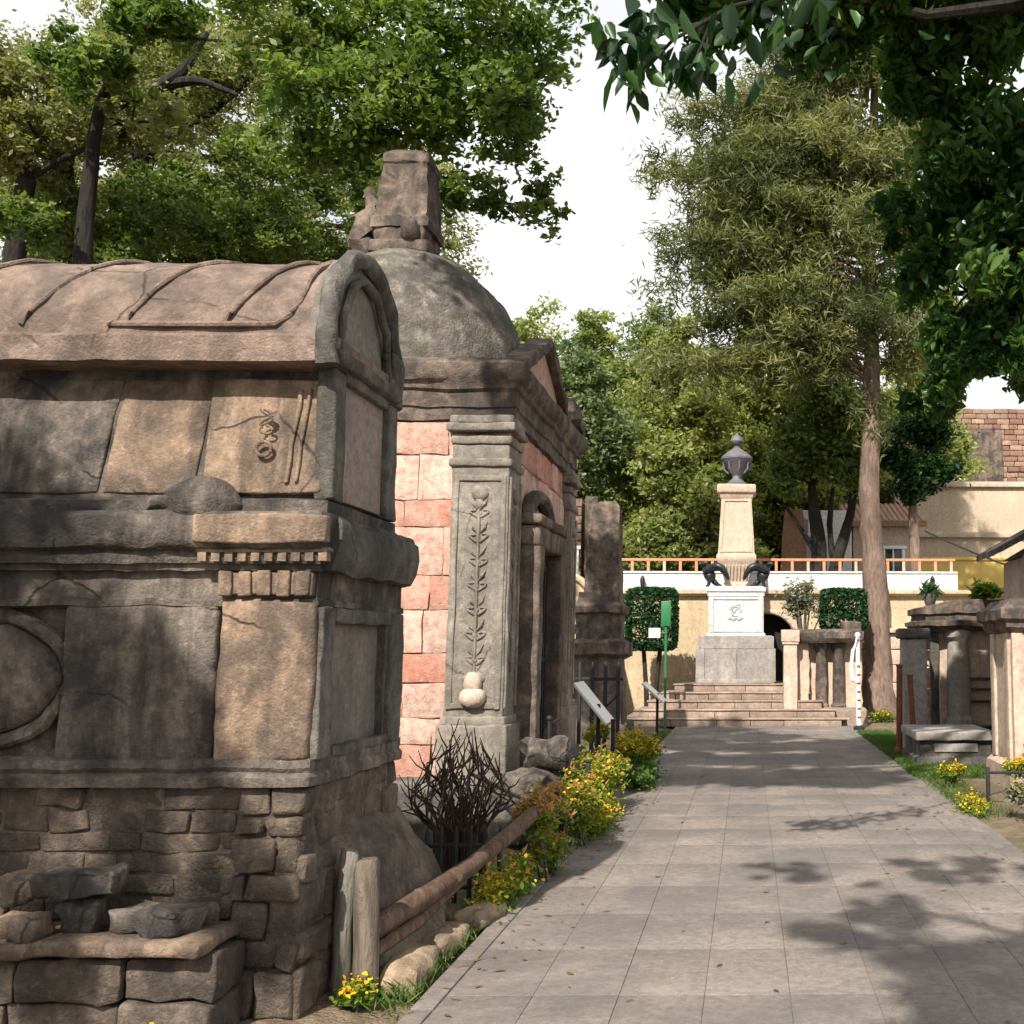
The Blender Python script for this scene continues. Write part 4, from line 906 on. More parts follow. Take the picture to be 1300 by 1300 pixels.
pq = MB().box((3.5, 13.005, 1.05), (.42, .04, 1.0), r=.01, cell=.2).build('plaque', M_sign, N)
b = MB(); b.sphere((3.36, 12.98, .82), (.05, .012, .028), 12, 8); b.tube([(3.3, 12.981, .83), (3.36, 12.975, .86), (3.42, 12.981, .83)], .008, 6); b.build('emblem', M_plinth, pq)
MB().rects([(3.08, 5.1, 13.0, 14.2, 1.8), (3.02, 5.2, 12.94, 14.25, 1.86), (3.02, 5.2, 12.94, 14.25, 1.92), (2.96, 5.3, 12.88, 14.3, 1.96), (2.96, 5.3, 12.88, 14.3, 2.08), (3.05, 5.1, 12.97, 14.2, 2.14), (3.1, 5.1, 13.0, 14.2, 2.2)], .15).build('cornice', M_cornice, N, amp=.012, freq=5)
for i, (x, y, z, d, lb) in enumerate(((3.2, 12.7, .18, (.34, .24, .38), 'rounded pinkish stone leaning on the cream tomb base'), (3.5, 12.55, .13, (.34, .3, .28), 'low pinkish stone in front of the cream tomb plaque'))):
    o = MB().box((0, 0, 0), d, r=.09, cell=.06, jit=.03).build('rubble_stone', M_creamtomb, None, amp=.025, freq=6); o.location = (x, y, z); o.rotation_euler = (0, .2, .4 * i); tag(o, lb, 'stone', 'stones at the cream tomb')
H = thing('gabled_tomb', 'small stone chapel tomb with a sloping slab roof behind the cream tomb', 'tomb', (5.3, 16.6, 0))
MB().blocks((4.1, 16.2, 0), 0, 2.6, [.4, .4, .4, .4, .4, .4, .35, .3], (.4, .8), .2, .015, .012, .02, .2, .01).box((5.4, 17.0, 1.5), (2.55, 1.5, 3.0), r=.02, cell=.4).build('wall', M_creamtomb, H, amp=.012, freq=4)
MB().prism([(3.72, 3.02), (5.4, 3.95), (7.1, 3.02), (7.1, 3.12), (5.4, 4.07), (3.72, 3.12)], 15.95, 17.9, 'xz', 4).build('roof', M_tomb_dark, H, amp=.015, freq=4)
MB().prism([(4.1, 3.02), (6.7, 3.02), (5.4, 3.78)], 16.1, 17.7, 'xz', 1).build('gable', M_creamtomb, H)
# right verge shrubs
flowers('flowering_shrub', 'low yellow-green plants at the left end of the right verge', (2.45, 13.4, .16), (.25, .3, .13), 500, .5, 0, .06, 7)
flowers('flowering_shrub', 'yellow flower row in front of the cream tomb', (3.1, 12.0, .4), (.6, .2, .1), 1000, .9, 0, .06, 12)
flowers('flowering_shrub', 'grey-green shrub with yellow tips at the right edge of the path', (2.75, 10.6, .22), (.42, .35, .2), 1500, .25, 0, .06, 12, LF_grey)
flowers('flowering_shrub', 'yellow ground plants along the right edge of the path', (2.25, 11.3, .06), (.18, .5, .06), 500, .7, 0, .055, 8)
flowers('flowering_shrub', 'low yellow-leaved bush between the rusty post and the grave', (3.05, 18.0, .3), (.25, .2, .18), 500, .4, 0, .06, 7)
flowers('flowering_shrub', 'yellow-green plants at the foot of the tall tree', (2.9, 24.6, .15), (.5, .35, .14), 700, .4, 0, .07, 8)
VF = thing('low_fence', 'low dark fence of short posts and rails behind the yellow flowers', 'fence', (2.9, 11.6, 0))
for x in (2.5, 3.1, 3.7): MB().box((x, 11.7, .18), (.04, .04, .42), r=.008, cell=.2).build('post', M_irondark, VF)
MB().box((3.1, 11.7, .33), (1.3, .03, .03), r=.006, cell=.3).build('rail', M_irondark, VF)
# ------------------------------------------------------------------ back wall, terrace parapet and far buildings
def archpts(cx, w, z0, zs, n=10): return [(cx + w, z0), (cx + w, zs)] + [(cx + w * math.cos(a), zs + w * math.sin(a)) for a in np.linspace(0, math.pi, n)][1:-1] + [(cx - w, zs), (cx - w, z0)]
bw = thing('terrace_wall', 'long ochre retaining wall with an arched opening under a white parapet', 'wall', (0, 27.7, 0))
outl = [(-14, -.1), (-14, 3.05), (13, 3.05), (13, -.1)] + archpts(.45, .75, -.1, 1.75)
MB().prism(outl[::1], 27.4, 27.9, 'xz', 1).build('wall', M_ochre, bw)
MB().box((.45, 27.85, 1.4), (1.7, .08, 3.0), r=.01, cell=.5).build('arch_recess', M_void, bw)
b = MB(); b.tube([(.45 + .8 * math.cos(a), 27.38, 1.75 + .8 * math.sin(a)) for a in np.linspace(0, math.pi, 15)], .07, 8)
for sx in (-1, 1): b.box((.45 + sx * .82, 27.36, .85), (.16, .12, 1.8), r=.02, cell=.3)
b.build('arch_trim', M_tan, bw)
MB().rects([(-14, 13, 27.35, 27.9, 2.92), (-14, 13, 27.22, 27.9, 2.98), (-14, 13, 27.22, 27.9, 3.07)], 1.0).build('string_course', M_ochre, bw)
MB().rects([(-3.5, 5.2, 27.3, 27.85, 3.07), (-3.5, 5.2, 27.3, 27.85, 3.48), (-3.5, 5.2, 27.27, 27.88, 3.485), (-3.5, 5.2, 27.27, 27.88, 3.53)], .6).build('parapet', M_whitewall, bw, amp=.006, freq=2)
rl = thing('terrace_railing', 'red-orange railing along the top of the white parapet', 'railing', (0, 27.6, 3.53))
for k in range(22): MB().box((-3.3 + .4 * k, 27.6, 3.67), (.07, .07, .3), r=.008, cell=.3).build('baluster', M_redrail if k % 3 else M_cream, rl)
MB().box((.9, 27.6, 3.84), (8.6, .1, .06), r=.01, cell=.6).build('handrail', M_redrail, rl)
for (x, lb) in ((-2.6, 'small dark wall lantern on the white parapet left of the monument'), (4.55, 'small dark wall lantern on the white parapet right of the conifer')):
    o = MB().box((x, 27.22, 3.3), (.04, .1, .04), r=.008, cell=.2).lathe([(.02, 3.12), (.05, 3.15), (.065, 3.3), (.05, 3.36), (.01, 3.42)], (x, 27.16, 0), 10).build('wall_lantern', M_irondark, None, loc=(x, 27.16, 3.12)); tag(o, lb, 'lantern', 'lanterns on the white parapet')
# ochre niche tomb and pink brick house on the left
o = thing('niche_tomb', 'ochre plastered tomb with rounded top and small round hole', 'tomb', (-4.3, 24.5, 0))
MB().prism([(-5.6, 0), (-5.6, 2.6)] + [(-4.5 - 1.1 * math.cos(a), 2.6 + .75 * math.sin(a)) for a in np.linspace(0, math.pi, 14)] + [(-3.4, 2.6), (-3.4, 0)], 24.2, 25.6, 'xz', 2).build('body', M_ochre, o, amp=.015, freq=3)
MB().tube([(-4.5 - 1.12 * math.cos(a), 24.18, 2.6 + .77 * math.sin(a)) for a in np.linspace(0, math.pi, 14)], .08, 8).build('rim', M_ochre, o)
MB().sphere((-3.82, 24.2, 2.05), (.11, .03, .13), 12, 8).build('hole', M_void, o)  # near-black flattened ball stands for the shaded hole
def house(name, label, cat, x0, x1, y, z0, z1, mat, wins=(), dep=5, roof=None, band=None, blocks=False, group=None):
    t = thing(name, label, cat, ((x0 + x1) / 2, y, z0), group)
    b = MB(); b.box(((x0 + x1) / 2, y + dep / 2, (z0 + z1) / 2), (x1 - x0, dep, z1 - z0), r=.03, cell=.8)
    if blocks:
        n = int((z1 - z0) / .22); b = MB().blocks((x0, y - .02, z0), 0, x1 - x0, [(z1 - z0) / n] * n, (.3, .6), .2, .02, .03, .02, .4, .015); b.box(((x0 + x1) / 2, y + dep / 2 + .1, (z0 + z1) / 2), (x1 - x0 - .1, dep, z1 - z0 - .05), r=.03, cell=.8)
    b.build('wall', mat, t, amp=.01, freq=1.5)
    for (wx, wz, w, h) in wins:
        f = MB()
        for sx in (-1, 1): f.box((wx + sx * (w / 2 + .05), y - .06, wz), (.1, .1, h + .2), r=.01, cell=.4)
        for sz in (-1, 1): f.box((wx, y - .07, wz + sz * (h / 2 + .05)), (w + .3, .12, .1), r=.01, cell=.4)
        f.box((wx, y - .045, wz), (.05, .05, h), r=.005, cell=.4); o = f.build('window', M_white, t)
        MB().box((wx, y - .03, wz), (w, .04, h), r=.004, cell=.5).build('pane', M_glass, o)
    if band:
        for z, m in band: MB().box(((x0 + x1) / 2, y - .06, z), (x1 - x0 + .1, .16, .18), r=.02, cell=.6).build('cornice', m, t)
    if roof:
        h, m, ov = roof; b = MB()
        n = max(3, int((x1 - x0 + 2 * ov) / .16))
        for k in range(n):
            w = (x1 - x0 + 2 * ov) / n; xx = x0 - ov + w * (k + .5)
            b.tube([(xx, y - ov, z1 + .02), (xx, y + dep * .5, z1 + h)], w * .55, 8)
        b.box(((x0 + x1) / 2, y - ov + .05, z1 - .02), (x1 - x0 + 2 * ov, .1, .12), r=.01, cell=.6)
        b.build('roof', m, t)
    return t
house('brick_house', 'narrow pinkish brick house behind the obelisk tomb on the left', 'house', -5.6, -4.55, 30, 2.9, 5.7, M_brick, [(-4.85, 4.0, .3, .6)], 4, blocks=True)
house('stone_tower', 'dark brown narrow stone pier beside the pinkish brick house', 'pier', -4.5, -4.15, 30.2, 2.9, 5.8, M_cornice, (), .5)
house('tan_house', 'tan house with terracotta tile roof beyond the white parapet', 'house', 3.15, 5.1, 33, 3.0, 5.35, M_tan, [(4.35, 4.2, .5, .8)], 5, roof=(.9, M_terracotta, .25))
house('white_house', 'plain white house wall glimpsed between the dark trunks', 'house', 1.6, 3.05, 32.4, 3.0, 5.7, M_whitewall, [(2.0, 5.2, .3, .4)], 5)
o = MB().rects([(.85, 1.75, 31.2, 32, 2.9), (1.0, 1.62, 31.25, 31.9, 5.1), (1.05, 1.55, 31.25, 31.9, 5.6)], .3).build('chimney_tower', M_terracotta, None, amp=.02, freq=3, loc=(1.3, 31.5, 3)); tag(o, 'pink-orange tapering masonry tower left of the white house', 'tower')
t = house('cream_building', 'large cream building with horizontal bands behind the right-hand tombs', 'building', 4.9, 13, 36.5, 2.9, 7.2, M_cream, [(11.3, 5.6, .8, 1.0)], 6, band=((5.4, M_cream), (7.1, M_creamtomb)))
MB().tube([(8.1 + 1.0 * math.cos(a), 36.4, 3.6 + 1.0 * math.sin(a)) for a in np.linspace(0, math.pi, 15)], .08, 8).build('arch_moulding', M_white, t)
o = MB().box((7.0, 34.6, 3.75), (4.2, .35, 1.3), r=.03, cell=.6).box((7.0, 34.6, 4.43), (4.3, .45, .1), r=.02, cell=.6).build('yellow_wall', M_yellow, None, loc=(7, 34.6, 3)); tag(o, 'bright yellow garden wall in front of the cream building', 'wall')
t = house('brick_building', 'brown brick building high on the hillside at the right', 'building', 6.2, 15, 45, 4.0, 11.6, M_brick, [(13.2, 9.2, .7, 1.0)], 8, blocks=True)
MB().box((9.7, 44.7, 9.0), (1.5, .5, 3.2), r=.04, cell=.5).build('brick_pier', M_cornice, t, amp=.02, freq=2)
MB().box((8.55, 44.85, 8.4), (1.4, .2, .45), r=.02, cell=.5).build('white_band', M_whitewall, t)
o = MB().lathe([(.0, 0), (.28, .0), (.3, .05), (.28, .1), (0, .1)], (0, 0, 0), 20).build('round_sign', plain('teal_sign', (.30, .60, .55), .4, .1), None); o.location = (10.85, 44.72, 7.85); o.rotation_euler = (R(90), 0, 0); tag(o, 'pale teal round sign on the brown brick building', 'sign')
o = MB().tube([(4.2 + .55 * k, 26 - .55 * k * .4, 4.4 - .9 * math.sin(math.pi * k / 12) - .06 * k) for k in range(13)], .022, 6).build('cable', M_irondark, None); tag(o, 'dark sagging cable strung across the right-hand tombs', 'cable')

# ------------------------------------------------------------------ trees
def cl(x, y, z, r, ns, nl, ti=-1): return ((x, y, z), r, ns, nl, ti)
# big trees behind the tombs, left
tree('leafy_tree', 'broad bright green tree overhanging the dome of the pink mausoleum', (-8.8, 14.2, 0), [(-8.8, 14.2, -.1), (-8.8, 14.2, 3), (-8.8, 14.2, 5.5), (-8.78, 14.15, 7.6), (-8.6, 14.0, 8.8), (-8.0, 13.7, 9.6)], [.17, .155, .135, .1, .07, .045],
     [cl(-3.9, 12.3, 8.0, (1.0, 1.1, .7), 66, 7020, None), cl(-2.75, 12.2, 7.75, (.62, .9, .75), 52, 3744, None), cl(-4.9, 12.2, 7.7, (1.0, 1.1, .7), 52, 5460, None),
      cl(-3.2, 12.6, 9.2, (1.5, 1.3, .9), 57, 8580), cl(-5.4, 13, 9.4, (1.6, 1.4, .9), 57, 8580, None), cl(-2.45, 12.3, 6.7, (.35, .5, .45), 22, 780, None), cl(-3.2, 12.3, 6.85, (.6, .5, .4), 26, 1170, None), cl(-8.4, 13.4, 9.0, (.7, .5, .6), 40, 3600, None), cl(-7.6, 13.5, 9.7, (.8, .6, .5), 40, 3600, None), cl(-4.1, 12.6, 6.9, (.7, .5, .35), 26, 1170, None)],
     .1, LF_bright, M_bark_dark, 'trees behind the tombs', flat=.85, sub=.19)
tree('leafy_tree', 'tall olive-green tree with a long crooked bare limb over the tomb roof', (-11.3, 18.5, 0), [(-11.3, 18.5, -.1), (-11.25, 18.4, 3), (-11.1, 18.3, 6), (-10.7, 18, 8.2), (-10, 17.6, 9.8)], [.36, .32, .27, .22, .17],
     [cl(-9.3, 17, 10.6, (1.5, 1.5, 1.0), 57, 8580), cl(-7.6, 16.8, 11.0, (1.5, 1.4, 1.0), 57, 8580), cl(-8.6, 17.5, 9.2, (1.5, 1.3, .8), 52, 7410), cl(-10.6, 17.2, 8.8, (1.1, 1.2, .7), 35, 3900), cl(-6.4, 17.3, 9.6, (1.3, 1.2, .9), 48, 6630), cl(-10.8, 17.8, 11.4, (1.8, 1.6, 1.0), 57, 9360), cl(-7.3, 17.6, 8.4, (1.4, 1.2, .7), 39, 4368), cl(-5.5, 17.8, 8.2, (.8, 1.0, .8), 26, 2028), cl(-12.2, 17.6, 9.8, (1.3, 1.2, 1.0), 44, 6240)],
     .08, LF_olive, M_bark_dark, 'trees behind the tombs', flat=.8, sub=.2,
     extra=[([(-10.9, 18, 7.6), (-10.1, 15.6, 8.6), (-9.2, 15.0, 9.2), (-8.6, 14.9, 9.4), (-8.0, 14.8, 9.7), (-7.7, 14.8, 10.3)], [.2, .16, .13, .1, .07, .045]), ([(-8.4, 14.9, 9.5), (-7.8, 14.8, 9.55), (-7.2, 14.8, 9.35)], [.08, .06, .03])])
tree('leafy_tree', 'dark-trunked tree with pale yellowish foliage at the upper left corner', (-10.3, 15.0, 0), [(-10.3, 15, -.1), (-10.3, 15, 3), (-10.2, 14.9, 5), (-10.1, 14.8, 6.6), (-9.9, 14.6, 8)], [.22, .2, .17, .14, .11],
     [cl(-9.6, 14.6, 9.1, (1.0, 1.1, .8), 44, 4836), cl(-10.2, 14.5, 8.4, (1.0, 1.0, .5), 35, 3744), cl(-8.4, 14.4, 8.8, (.9, .9, .7), 35, 3588), cl(-10.8, 14.3, 9.6, (1.2, 1.2, .9), 44, 6240)],
     .09, LF_olive, M_bark_dark, 'trees behind the tombs', sub=.2)
tree('leafy_tree', 'dense mid-green tree low behind the barrel roof of the tomb', (-8.9, 17.2, 0), [(-8.9, 17.2, -.1), (-8.9, 17.1, 2), (-8.8, 17, 4), (-8.6, 17, 6.4)], [.22, .19, .16, .12],
     [cl(-8.9, 16.6, 8.4, (1.3, 1.1, .8), 57, 8580), cl(-7.6, 16.6, 8.0, (1.2, 1.1, .8), 52, 7410), cl(-10.2, 16.6, 7.8, (1.1, 1.1, .8), 52, 7410), cl(-8.1, 16.6, 7.2, (1.2, 1, .6), 44, 6240), cl(-6.7, 16.8, 7.7, (.8, .8, .7), 30, 2808), cl(-9.4, 16.2, 7.2, (1.3, 1, .7), 44, 6240), cl(-10.9, 16.4, 7.0, (1.0, 1, .7), 35, 3510), cl(-9.9, 15.6, 8.0, (.9, .7, .6), 34, 4200, None), cl(-8.3, 15.4, 7.7, (1.0, .7, .5), 34, 4200, None), cl(-6.9, 15.6, 7.6, (.9, .7, .5), 30, 3600, None), cl(-9.2, 13.6, 7.0, (.6, .5, .4), 24, 2200, None), cl(-6.2, 15.8, 8.6, (.9, .7, .7), 34, 4200, None), cl(-7.4, 15.9, 8.9, (.9, .7, .6), 30, 3600, None), cl(-5.6, 16.2, 7.7, (.7, .6, .6), 26, 2400, None), cl(-7.0, 16.6, 6.9, (.9, .9, .5), 30, 2730)],
     .08, LF_mid, M_bark_dark, 'trees behind the tombs', sub=.21)
tree('leafy_tree', 'green tree with a leaning black trunk left behind the tomb roof', (-12.6, 19.5, 0), [(-12.6, 19.5, -.1), (-12.5, 19.4, 3), (-12.1, 19.2, 6), (-11.5, 18.9, 8.3)], [.32, .3, .27, .2],
     [cl(-12.8, 20, 9.6, (1.7, 1.4, 1.1), 48, 5070), cl(-10.6, 19.8, 9.6, (1.5, 1.3, 1.0), 48, 6630), cl(-13.6, 20, 8.0, (1.5, 1.3, 1.0), 48, 6630), cl(-11.6, 20, 8.0, (1.6, 1.2, .9), 48, 6630), cl(-9.4, 20.2, 8.6, (1.3, 1.2, .9), 39, 4056)],
     .12, LF_bright, M_bark_dark, 'trees behind the tombs', sub=.21)
tree('leafy_tree', 'pale hazy olive tree filling the gaps far behind the tomb roof', (-12.5, 23, 0), [(-12.5, 23, -.1), (-12.4, 23, 4), (-12.2, 23, 8), (-11.8, 23, 11)], [.36, .3, .24, .15],
     [cl(x, 23, z, (1.9, 1.2, 1.2), 60, 6000, None) for x, z in ((-15.5, 10.5), (-13, 9.8), (-10.6, 10.2), (-8.6, 9.6), (-14.5, 13), (-12, 13.2), (-9.6, 12.6), (-7.6, 11.6), (-13.2, 15.2), (-10.4, 15), (-7.2, 10))],
     .1, LF_pale, M_bark_grey, 'trees behind the tombs', sub=.2)
# trees beside and behind the camera: they shade the tomb front and the near right of the path
tree('shade_tree', 'grey-barked olive tree left of the viewpoint, its dapple falling on the tomb front', (-6.4, -.9, 0), [(-6.4, -.9, -.1), (-6.35, -.9, 2), (-6.1, -.8, 4), (-5.6, -.6, 5.4)], [.32, .28, .24, .18],
     [cl(-4.4, -.75, 6.5, (1.0, 1.15, .5), 26, 9000), cl(-5.9, -.2, 6.4, (1.0, 1.0, .6), 16, 4200), cl(-4.7, .45, 6.4, (.85, .6, .4), 18, 5000), cl(-6.9, -.4, 6.6, (1.2, 1.1, .7), 14, 3000), cl(-3.75, -.9, 6.4, (.45, .8, .3), 10, 1000, None)],
     .1, LF_olive, M_bark_grey, 'trees near the camera', sub=.21)
tree('shade_tree', 'tree behind the viewpoint casting the shadow on the near right of the path', (3.0, -4.4, 0), [(3.0, -4.4, -.1), (2.95, -4.3, 2.5), (2.6, -4, 4.8), (2.0, -3.4, 6.2)], [.34, .29, .23, .16],
     [cl(-.45, -1.9, 7.0, (.8, .75, .45), 22, 7000), cl(.55, -1.6, 7.2, (.9, .9, .5), 22, 7000), cl(-.5, -3.0, 7.1, (.8, .8, .5), 20, 5000), cl(.9, -2.9, 7.4, (1.0, .9, .5), 18, 4000), cl(2.4, -3.2, 7.5, (1.1, 1.0, .7), 14, 3000), cl(-.9, -.1, 6.9, (.3, .5, .25), 8, 450), cl(-.3, .8, 7.0, (.55, .7, .25), 14, 900, None), cl(.7, .6, 7.1, (.6, .7, .3), 14, 1400, None), cl(-1.5, .6, 7, (.4, .6, .2), 10, 350, None), cl(-1.0, -.95, 7.0, (.5, .45, .3), 14, 2200), cl(.4, -.7, 7.1, (.9, .5, .4), 18, 3600)],
     .11, LF_mid, M_bark_grey, 'trees near the camera', sub=.21)
# dark broad-leaved tree on the right
tree('broadleaf_tree', 'dark glossy broad-leaved tree overhanging the path from the right', (5.6, 10.8, 0), [(5.6, 10.8, -.1), (5.5, 10.8, 2), (5.2, 10.7, 4.2), (4.6, 10.5, 6.2), (3.6, 10.0, 7.9)], [.4, .34, .28, .22, .16],
     [cl(2.3, 11.2, 6.9, (.75, .9, .85), 26, 4600), cl(2.75, 11, 5.6, (.72, .9, .8), 24, 4200), cl(2.3, 10.6, 8.0, (1.0, .9, .6), 24, 4200), cl(2.7, 11.3, 4.75, (.5, .7, .5), 18, 1700), cl(.9, 10, 7.85, (.8, .8, .5), 22, 3200), cl(-.25, 9.7, 7.75, (.75, .7, .45), 20, 2600), cl(1.7, 10.2, 8.3, (1.3, 1, .6), 22, 3400), cl(1.75, 10.8, 7.5, (.4, .6, .45), 14, 1400, None), cl(3.4, 11, 6.6, (.9, 1, 1), 20, 3400), cl(.3, 9.7, 8.6, (1.2, .9, .5), 18, 2400),
      cl(-3.2, 4.6, 9.3, (.85, 1.15, .4), 60, 5200), cl(-2.1, 4.4, 9.2, (.85, 1.15, .4), 60, 5200), cl(-1.0, 4.4, 9.2, (.85, 1.15, .4), 60, 5200), cl(-3.3, 6.5, 9.4, (.85, 1.15, .4), 60, 5200), cl(-2.1, 6.3, 9.5, (.85, 1.15, .4), 60, 5200), cl(-1.0, 6.5, 9.4, (.85, 1.15, .4), 60, 5200), cl(-3.2, 8.5, 9.6, (.85, 1.15, .4), 60, 5200), cl(-2.1, 8.4, 9.5, (.85, 1.15, .4), 60, 5200), cl(-1.0, 8.6, 9.6, (.85, 1.15, .4), 60, 5200), cl(-2.2, 10.3, 9.7, (.85, 1.15, .4), 60, 5200), cl(-0.2, 7.2, 9.4, (.85, 1.15, .4), 60, 5200), cl(-0.1, 9.2, 9.6, (.85, 1.15, .4), 60, 5200), cl(1.9, 11.8, 6.1, (.5, .6, .8), 18, 2400), cl(2.2, 12, 5.0, (.45, .6, .6), 16, 1800), cl(2.15, 12.2, 4.5, (.35, .5, .35), 10, 900)],  # high clumps are out of view, added to shade the middle of the path
     .14, LF_glossy, M_bark_dark, 'trees over the path', fold=.1, asp=.5, droop=.5, flat=.85, sub=.24, fine=True)
tree('broadleaf_tree', 'mid-green tree whose ragged lower crown hangs before the brick building', (7.0, 15.5, 0), [(7.0, 15.5, -.1), (6.9, 15.4, 2.2), (6.5, 15.2, 4.6), (5.8, 14.9, 6.6)], [.3, .26, .22, .16],
     [cl(3.9, 15, 6.4, (1.0, 1, .9), 22, 4600), cl(3.3, 15.2, 7.6, (.8, .9, .9), 20, 4000), cl(4.2, 14.8, 5.5, (.8, .8, .5), 16, 2800), cl(3.1, 15.2, 5.9, (.55, .7, .5), 14, 2000), cl(4.8, 15, 8, (1, 1, .9), 16, 3000), cl(2.6, 15.6, 6.8, (.5, .7, .6), 12, 1800)],
     .13, LF_bright, M_bark_dark, 'trees over the path', fold=.08, asp=.5, droop=.45, sub=.24, fine=True)
# near twig with big leaves at the top centre
tw = thing('hanging_branch', 'near hanging twig of large leaves coloured dark as if backlit against the white sky', 'branch', (-.2, 5.4, 4.6))
b = MB(); b.tube([(4.7, 10.6, 6.4), (3.4, 8.4, 7.0), (1.6, 6.6, 6.1), (.5, 5.8, 5.35), (-.1, 5.5, 5.0), (-.4, 5.4, 4.75), (-.55, 5.3, 4.5)], [.06, .045, .03, .018, .012, .009, .005], 8)
for q in ((-.6, 5.4, 4.72), (-.36, 5.35, 4.42), (-.75, 5.4, 4.7), (-.25, 5.5, 4.58)): b.tube([(-.2, 5.46, 4.9), ((q[0] - .2) / 2, 5.45, (q[2] + 4.9) / 2 + .02), q], [.008, .006, .004], 5)
b.build('twig', M_bark_dark, tw)
P = np.concatenate([np.array(c) + rng.normal(size=(n, 3)) * s for c, n, s in (((-.62, 5.4, 4.64), 20, .07), ((-.5, 5.4, 4.74), 26, .09), ((-.36, 5.35, 4.52), 16, .06), ((-.25, 5.5, 4.78), 22, .1), ((.05, 5.6, 4.95), 30, .12), ((.4, 5.75, 5.1), 26, .15), ((-.6, 5.35, 4.44), 9, .05), ((-.72, 5.4, 4.72), 12, .06))])
leaf_mesh('leaves', P, .15, LF_dark, tw, asp=.5, droop=1.0, fold=.1, szvar=.35, fine=True)  # backlit silhouette put into the near-black leaf colour
# tall drooping conifer right of the monument
cx_, cy_ = 3.1, 27.0
o = thing('tall_conifer', 'tall drooping olive conifer with a bare brown trunk right of the monument', 'tree', (cx_, cy_, 0))
b = MB(); b.tube([(3.14, 26.6, -.1), (3.13, 26.6, .2), (3.12, 26.6, .6)] + [(3.1 - .03 * z + .0022 * z * z + .04 * math.sin(z * .9), 26.6 + .03 * math.sin(z * 1.3), z) for z in np.linspace(1.2, 19, 44)], [.6, .46, .37] + list(np.linspace(.31, .05, 44)), 20)
PP = []; DD = []; RR = []; rs = random.Random(3)
for k in range(155):
    z0 = 8.5 + 10.0 * rs.random(); a = rs.uniform(0, 6.28)
    if k % 2: a = math.pi + rs.uniform(-.75, .75)
    left = math.cos(a) < 0; ln = (3.1 if z0 < 14.5 else 3.1 - (z0 - 14.5) * .35) * (1.72 if left else 1.12) * rs.uniform(.45, 1.03)
    if math.sin(a) < -.45: ln *= .6
    e = Vector((3.0 + math.cos(a) * ln, 26.6 + math.sin(a) * ln * .8, z0 + rs.uniform(-.9, .7))); s0 = Vector((3.0, 26.6, z0 - .4)); m = s0.lerp(e, .5) + Vector((0, 0, .45))
    b.tube(*smooth([s0, m, e], [.055, .03, .008], 3), 6)
    tone = rs.uniform(.1, .9)
    for j in range(int(3 + ln * 1.7)):
        t_ = rs.uniform(.3, 1.04); q = s0.lerp(m, t_ / .5) if t_ < .5 else m.lerp(e, (t_ - .5) / .5)
        q = q + Vector((rs.uniform(-.25, .25), rs.uniform(-.25, .25), rs.uniform(-.15, .1))); n = rs.randint(90, 170); rr = rs.uniform(.2, .36)
        PP.append(np.array(q) + rng.normal(size=(n, 3)) * [rr, rr, rr * .5]); RR.append(np.full(n, tone + rs.uniform(-.15, .15)))
        if rs.random() < .55:
            h = rs.uniform(.4, 1.3); n = int(90 * h); u = rng.uniform(0, 1, n); wd = .12 * (1 - u * .6)[:, None]
            PP.append(np.array(q) + np.stack([0 * u, 0 * u, -u * h], 1) + rng.normal(size=(n, 3)) * np.concatenate([wd, wd, .05 + 0 * wd], 1)); RR.append(np.full(n, tone * .8))
for (x, z) in ((2.75, 7.3), (3.2, 7.0), (3.0, 7.7)):
    n = 260; PP.append(np.array([x, 26.5, z]) + rng.normal(size=(n, 3)) * [.2, .2, .35]); RR.append(np.full(n, .4))
b.build('trunk', M_bark_brown, o, amp=.045, freq=3.2, o3=4)
P = np.concatenate(PP); leaf_mesh('crown', P, .24, LF_needle, o, asp=.15, droop=.55, rnd=np.concatenate(RR), szvar=.5)
# small dark multi-trunk tree on the terrace
tree('terrace_tree', 'dark tree with several black forking trunks behind the white parapet', (2.0, 29.6, 3), [(1.85, 29.6, 2.9), (1.9, 29.6, 4.3), (1.8, 29.6, 5.2), (1.7, 29.6, 6)], [.24, .21, .17, .12],
     [cl(1.6, 29.4, 7.2, (1.1, 1, 1.1), 22, 5200), cl(2.6, 29.4, 6.6, (1.0, 1, .9), 20, 4600), cl(2.2, 29.4, 8.3, (1.2, 1, .9), 20, 4600), cl(1.0, 29.4, 6.3, (.6, .7, .6), 12, 1800), cl(3.1, 29.5, 7.6, (.8, .8, .8), 14, 2600)],
     .16, LF_mid, M_bark_dark, 'trees beyond the back wall', extra=[([(2.2, 29.6, 2.9), (2.4, 29.6, 4.0), (2.75, 29.6, 5.2), (2.9, 29.6, 6.4)], [.2, .17, .13, .08]), ([(1.9, 29.6, 4.0), (1.5, 29.55, 4.7), (1.05, 29.5, 5.4)], [.1, .07, .04]), ([(2.3, 29.6, 3.8), (2.2, 29.6, 5.0), (2.3, 29.6, 6.0)], [.1, .08, .05])])
tree('terrace_tree', 'small dark round-crowned tree with a tan trunk right of the conifer', (4.4, 28.8, 3), [(4.4, 28.8, 2.9), (4.38, 28.8, 4), (4.35, 28.8, 5.2), (4.35, 28.8, 6)], [.17, .15, .12, .09],
     [cl(4.4, 28.6, 5.9, (.7, .7, .5), 14, 2800), cl(5.0, 28.6, 6.4, (.7, .7, .6), 14, 2600), cl(3.8, 28.6, 6.6, (.6, .6, .6), 12, 2200), cl(4.6, 28.7, 7.4, (1.0, .9, .7), 16, 3400)],
     .15, LF_dark, M_bark_brown, 'trees beyond the back wall')
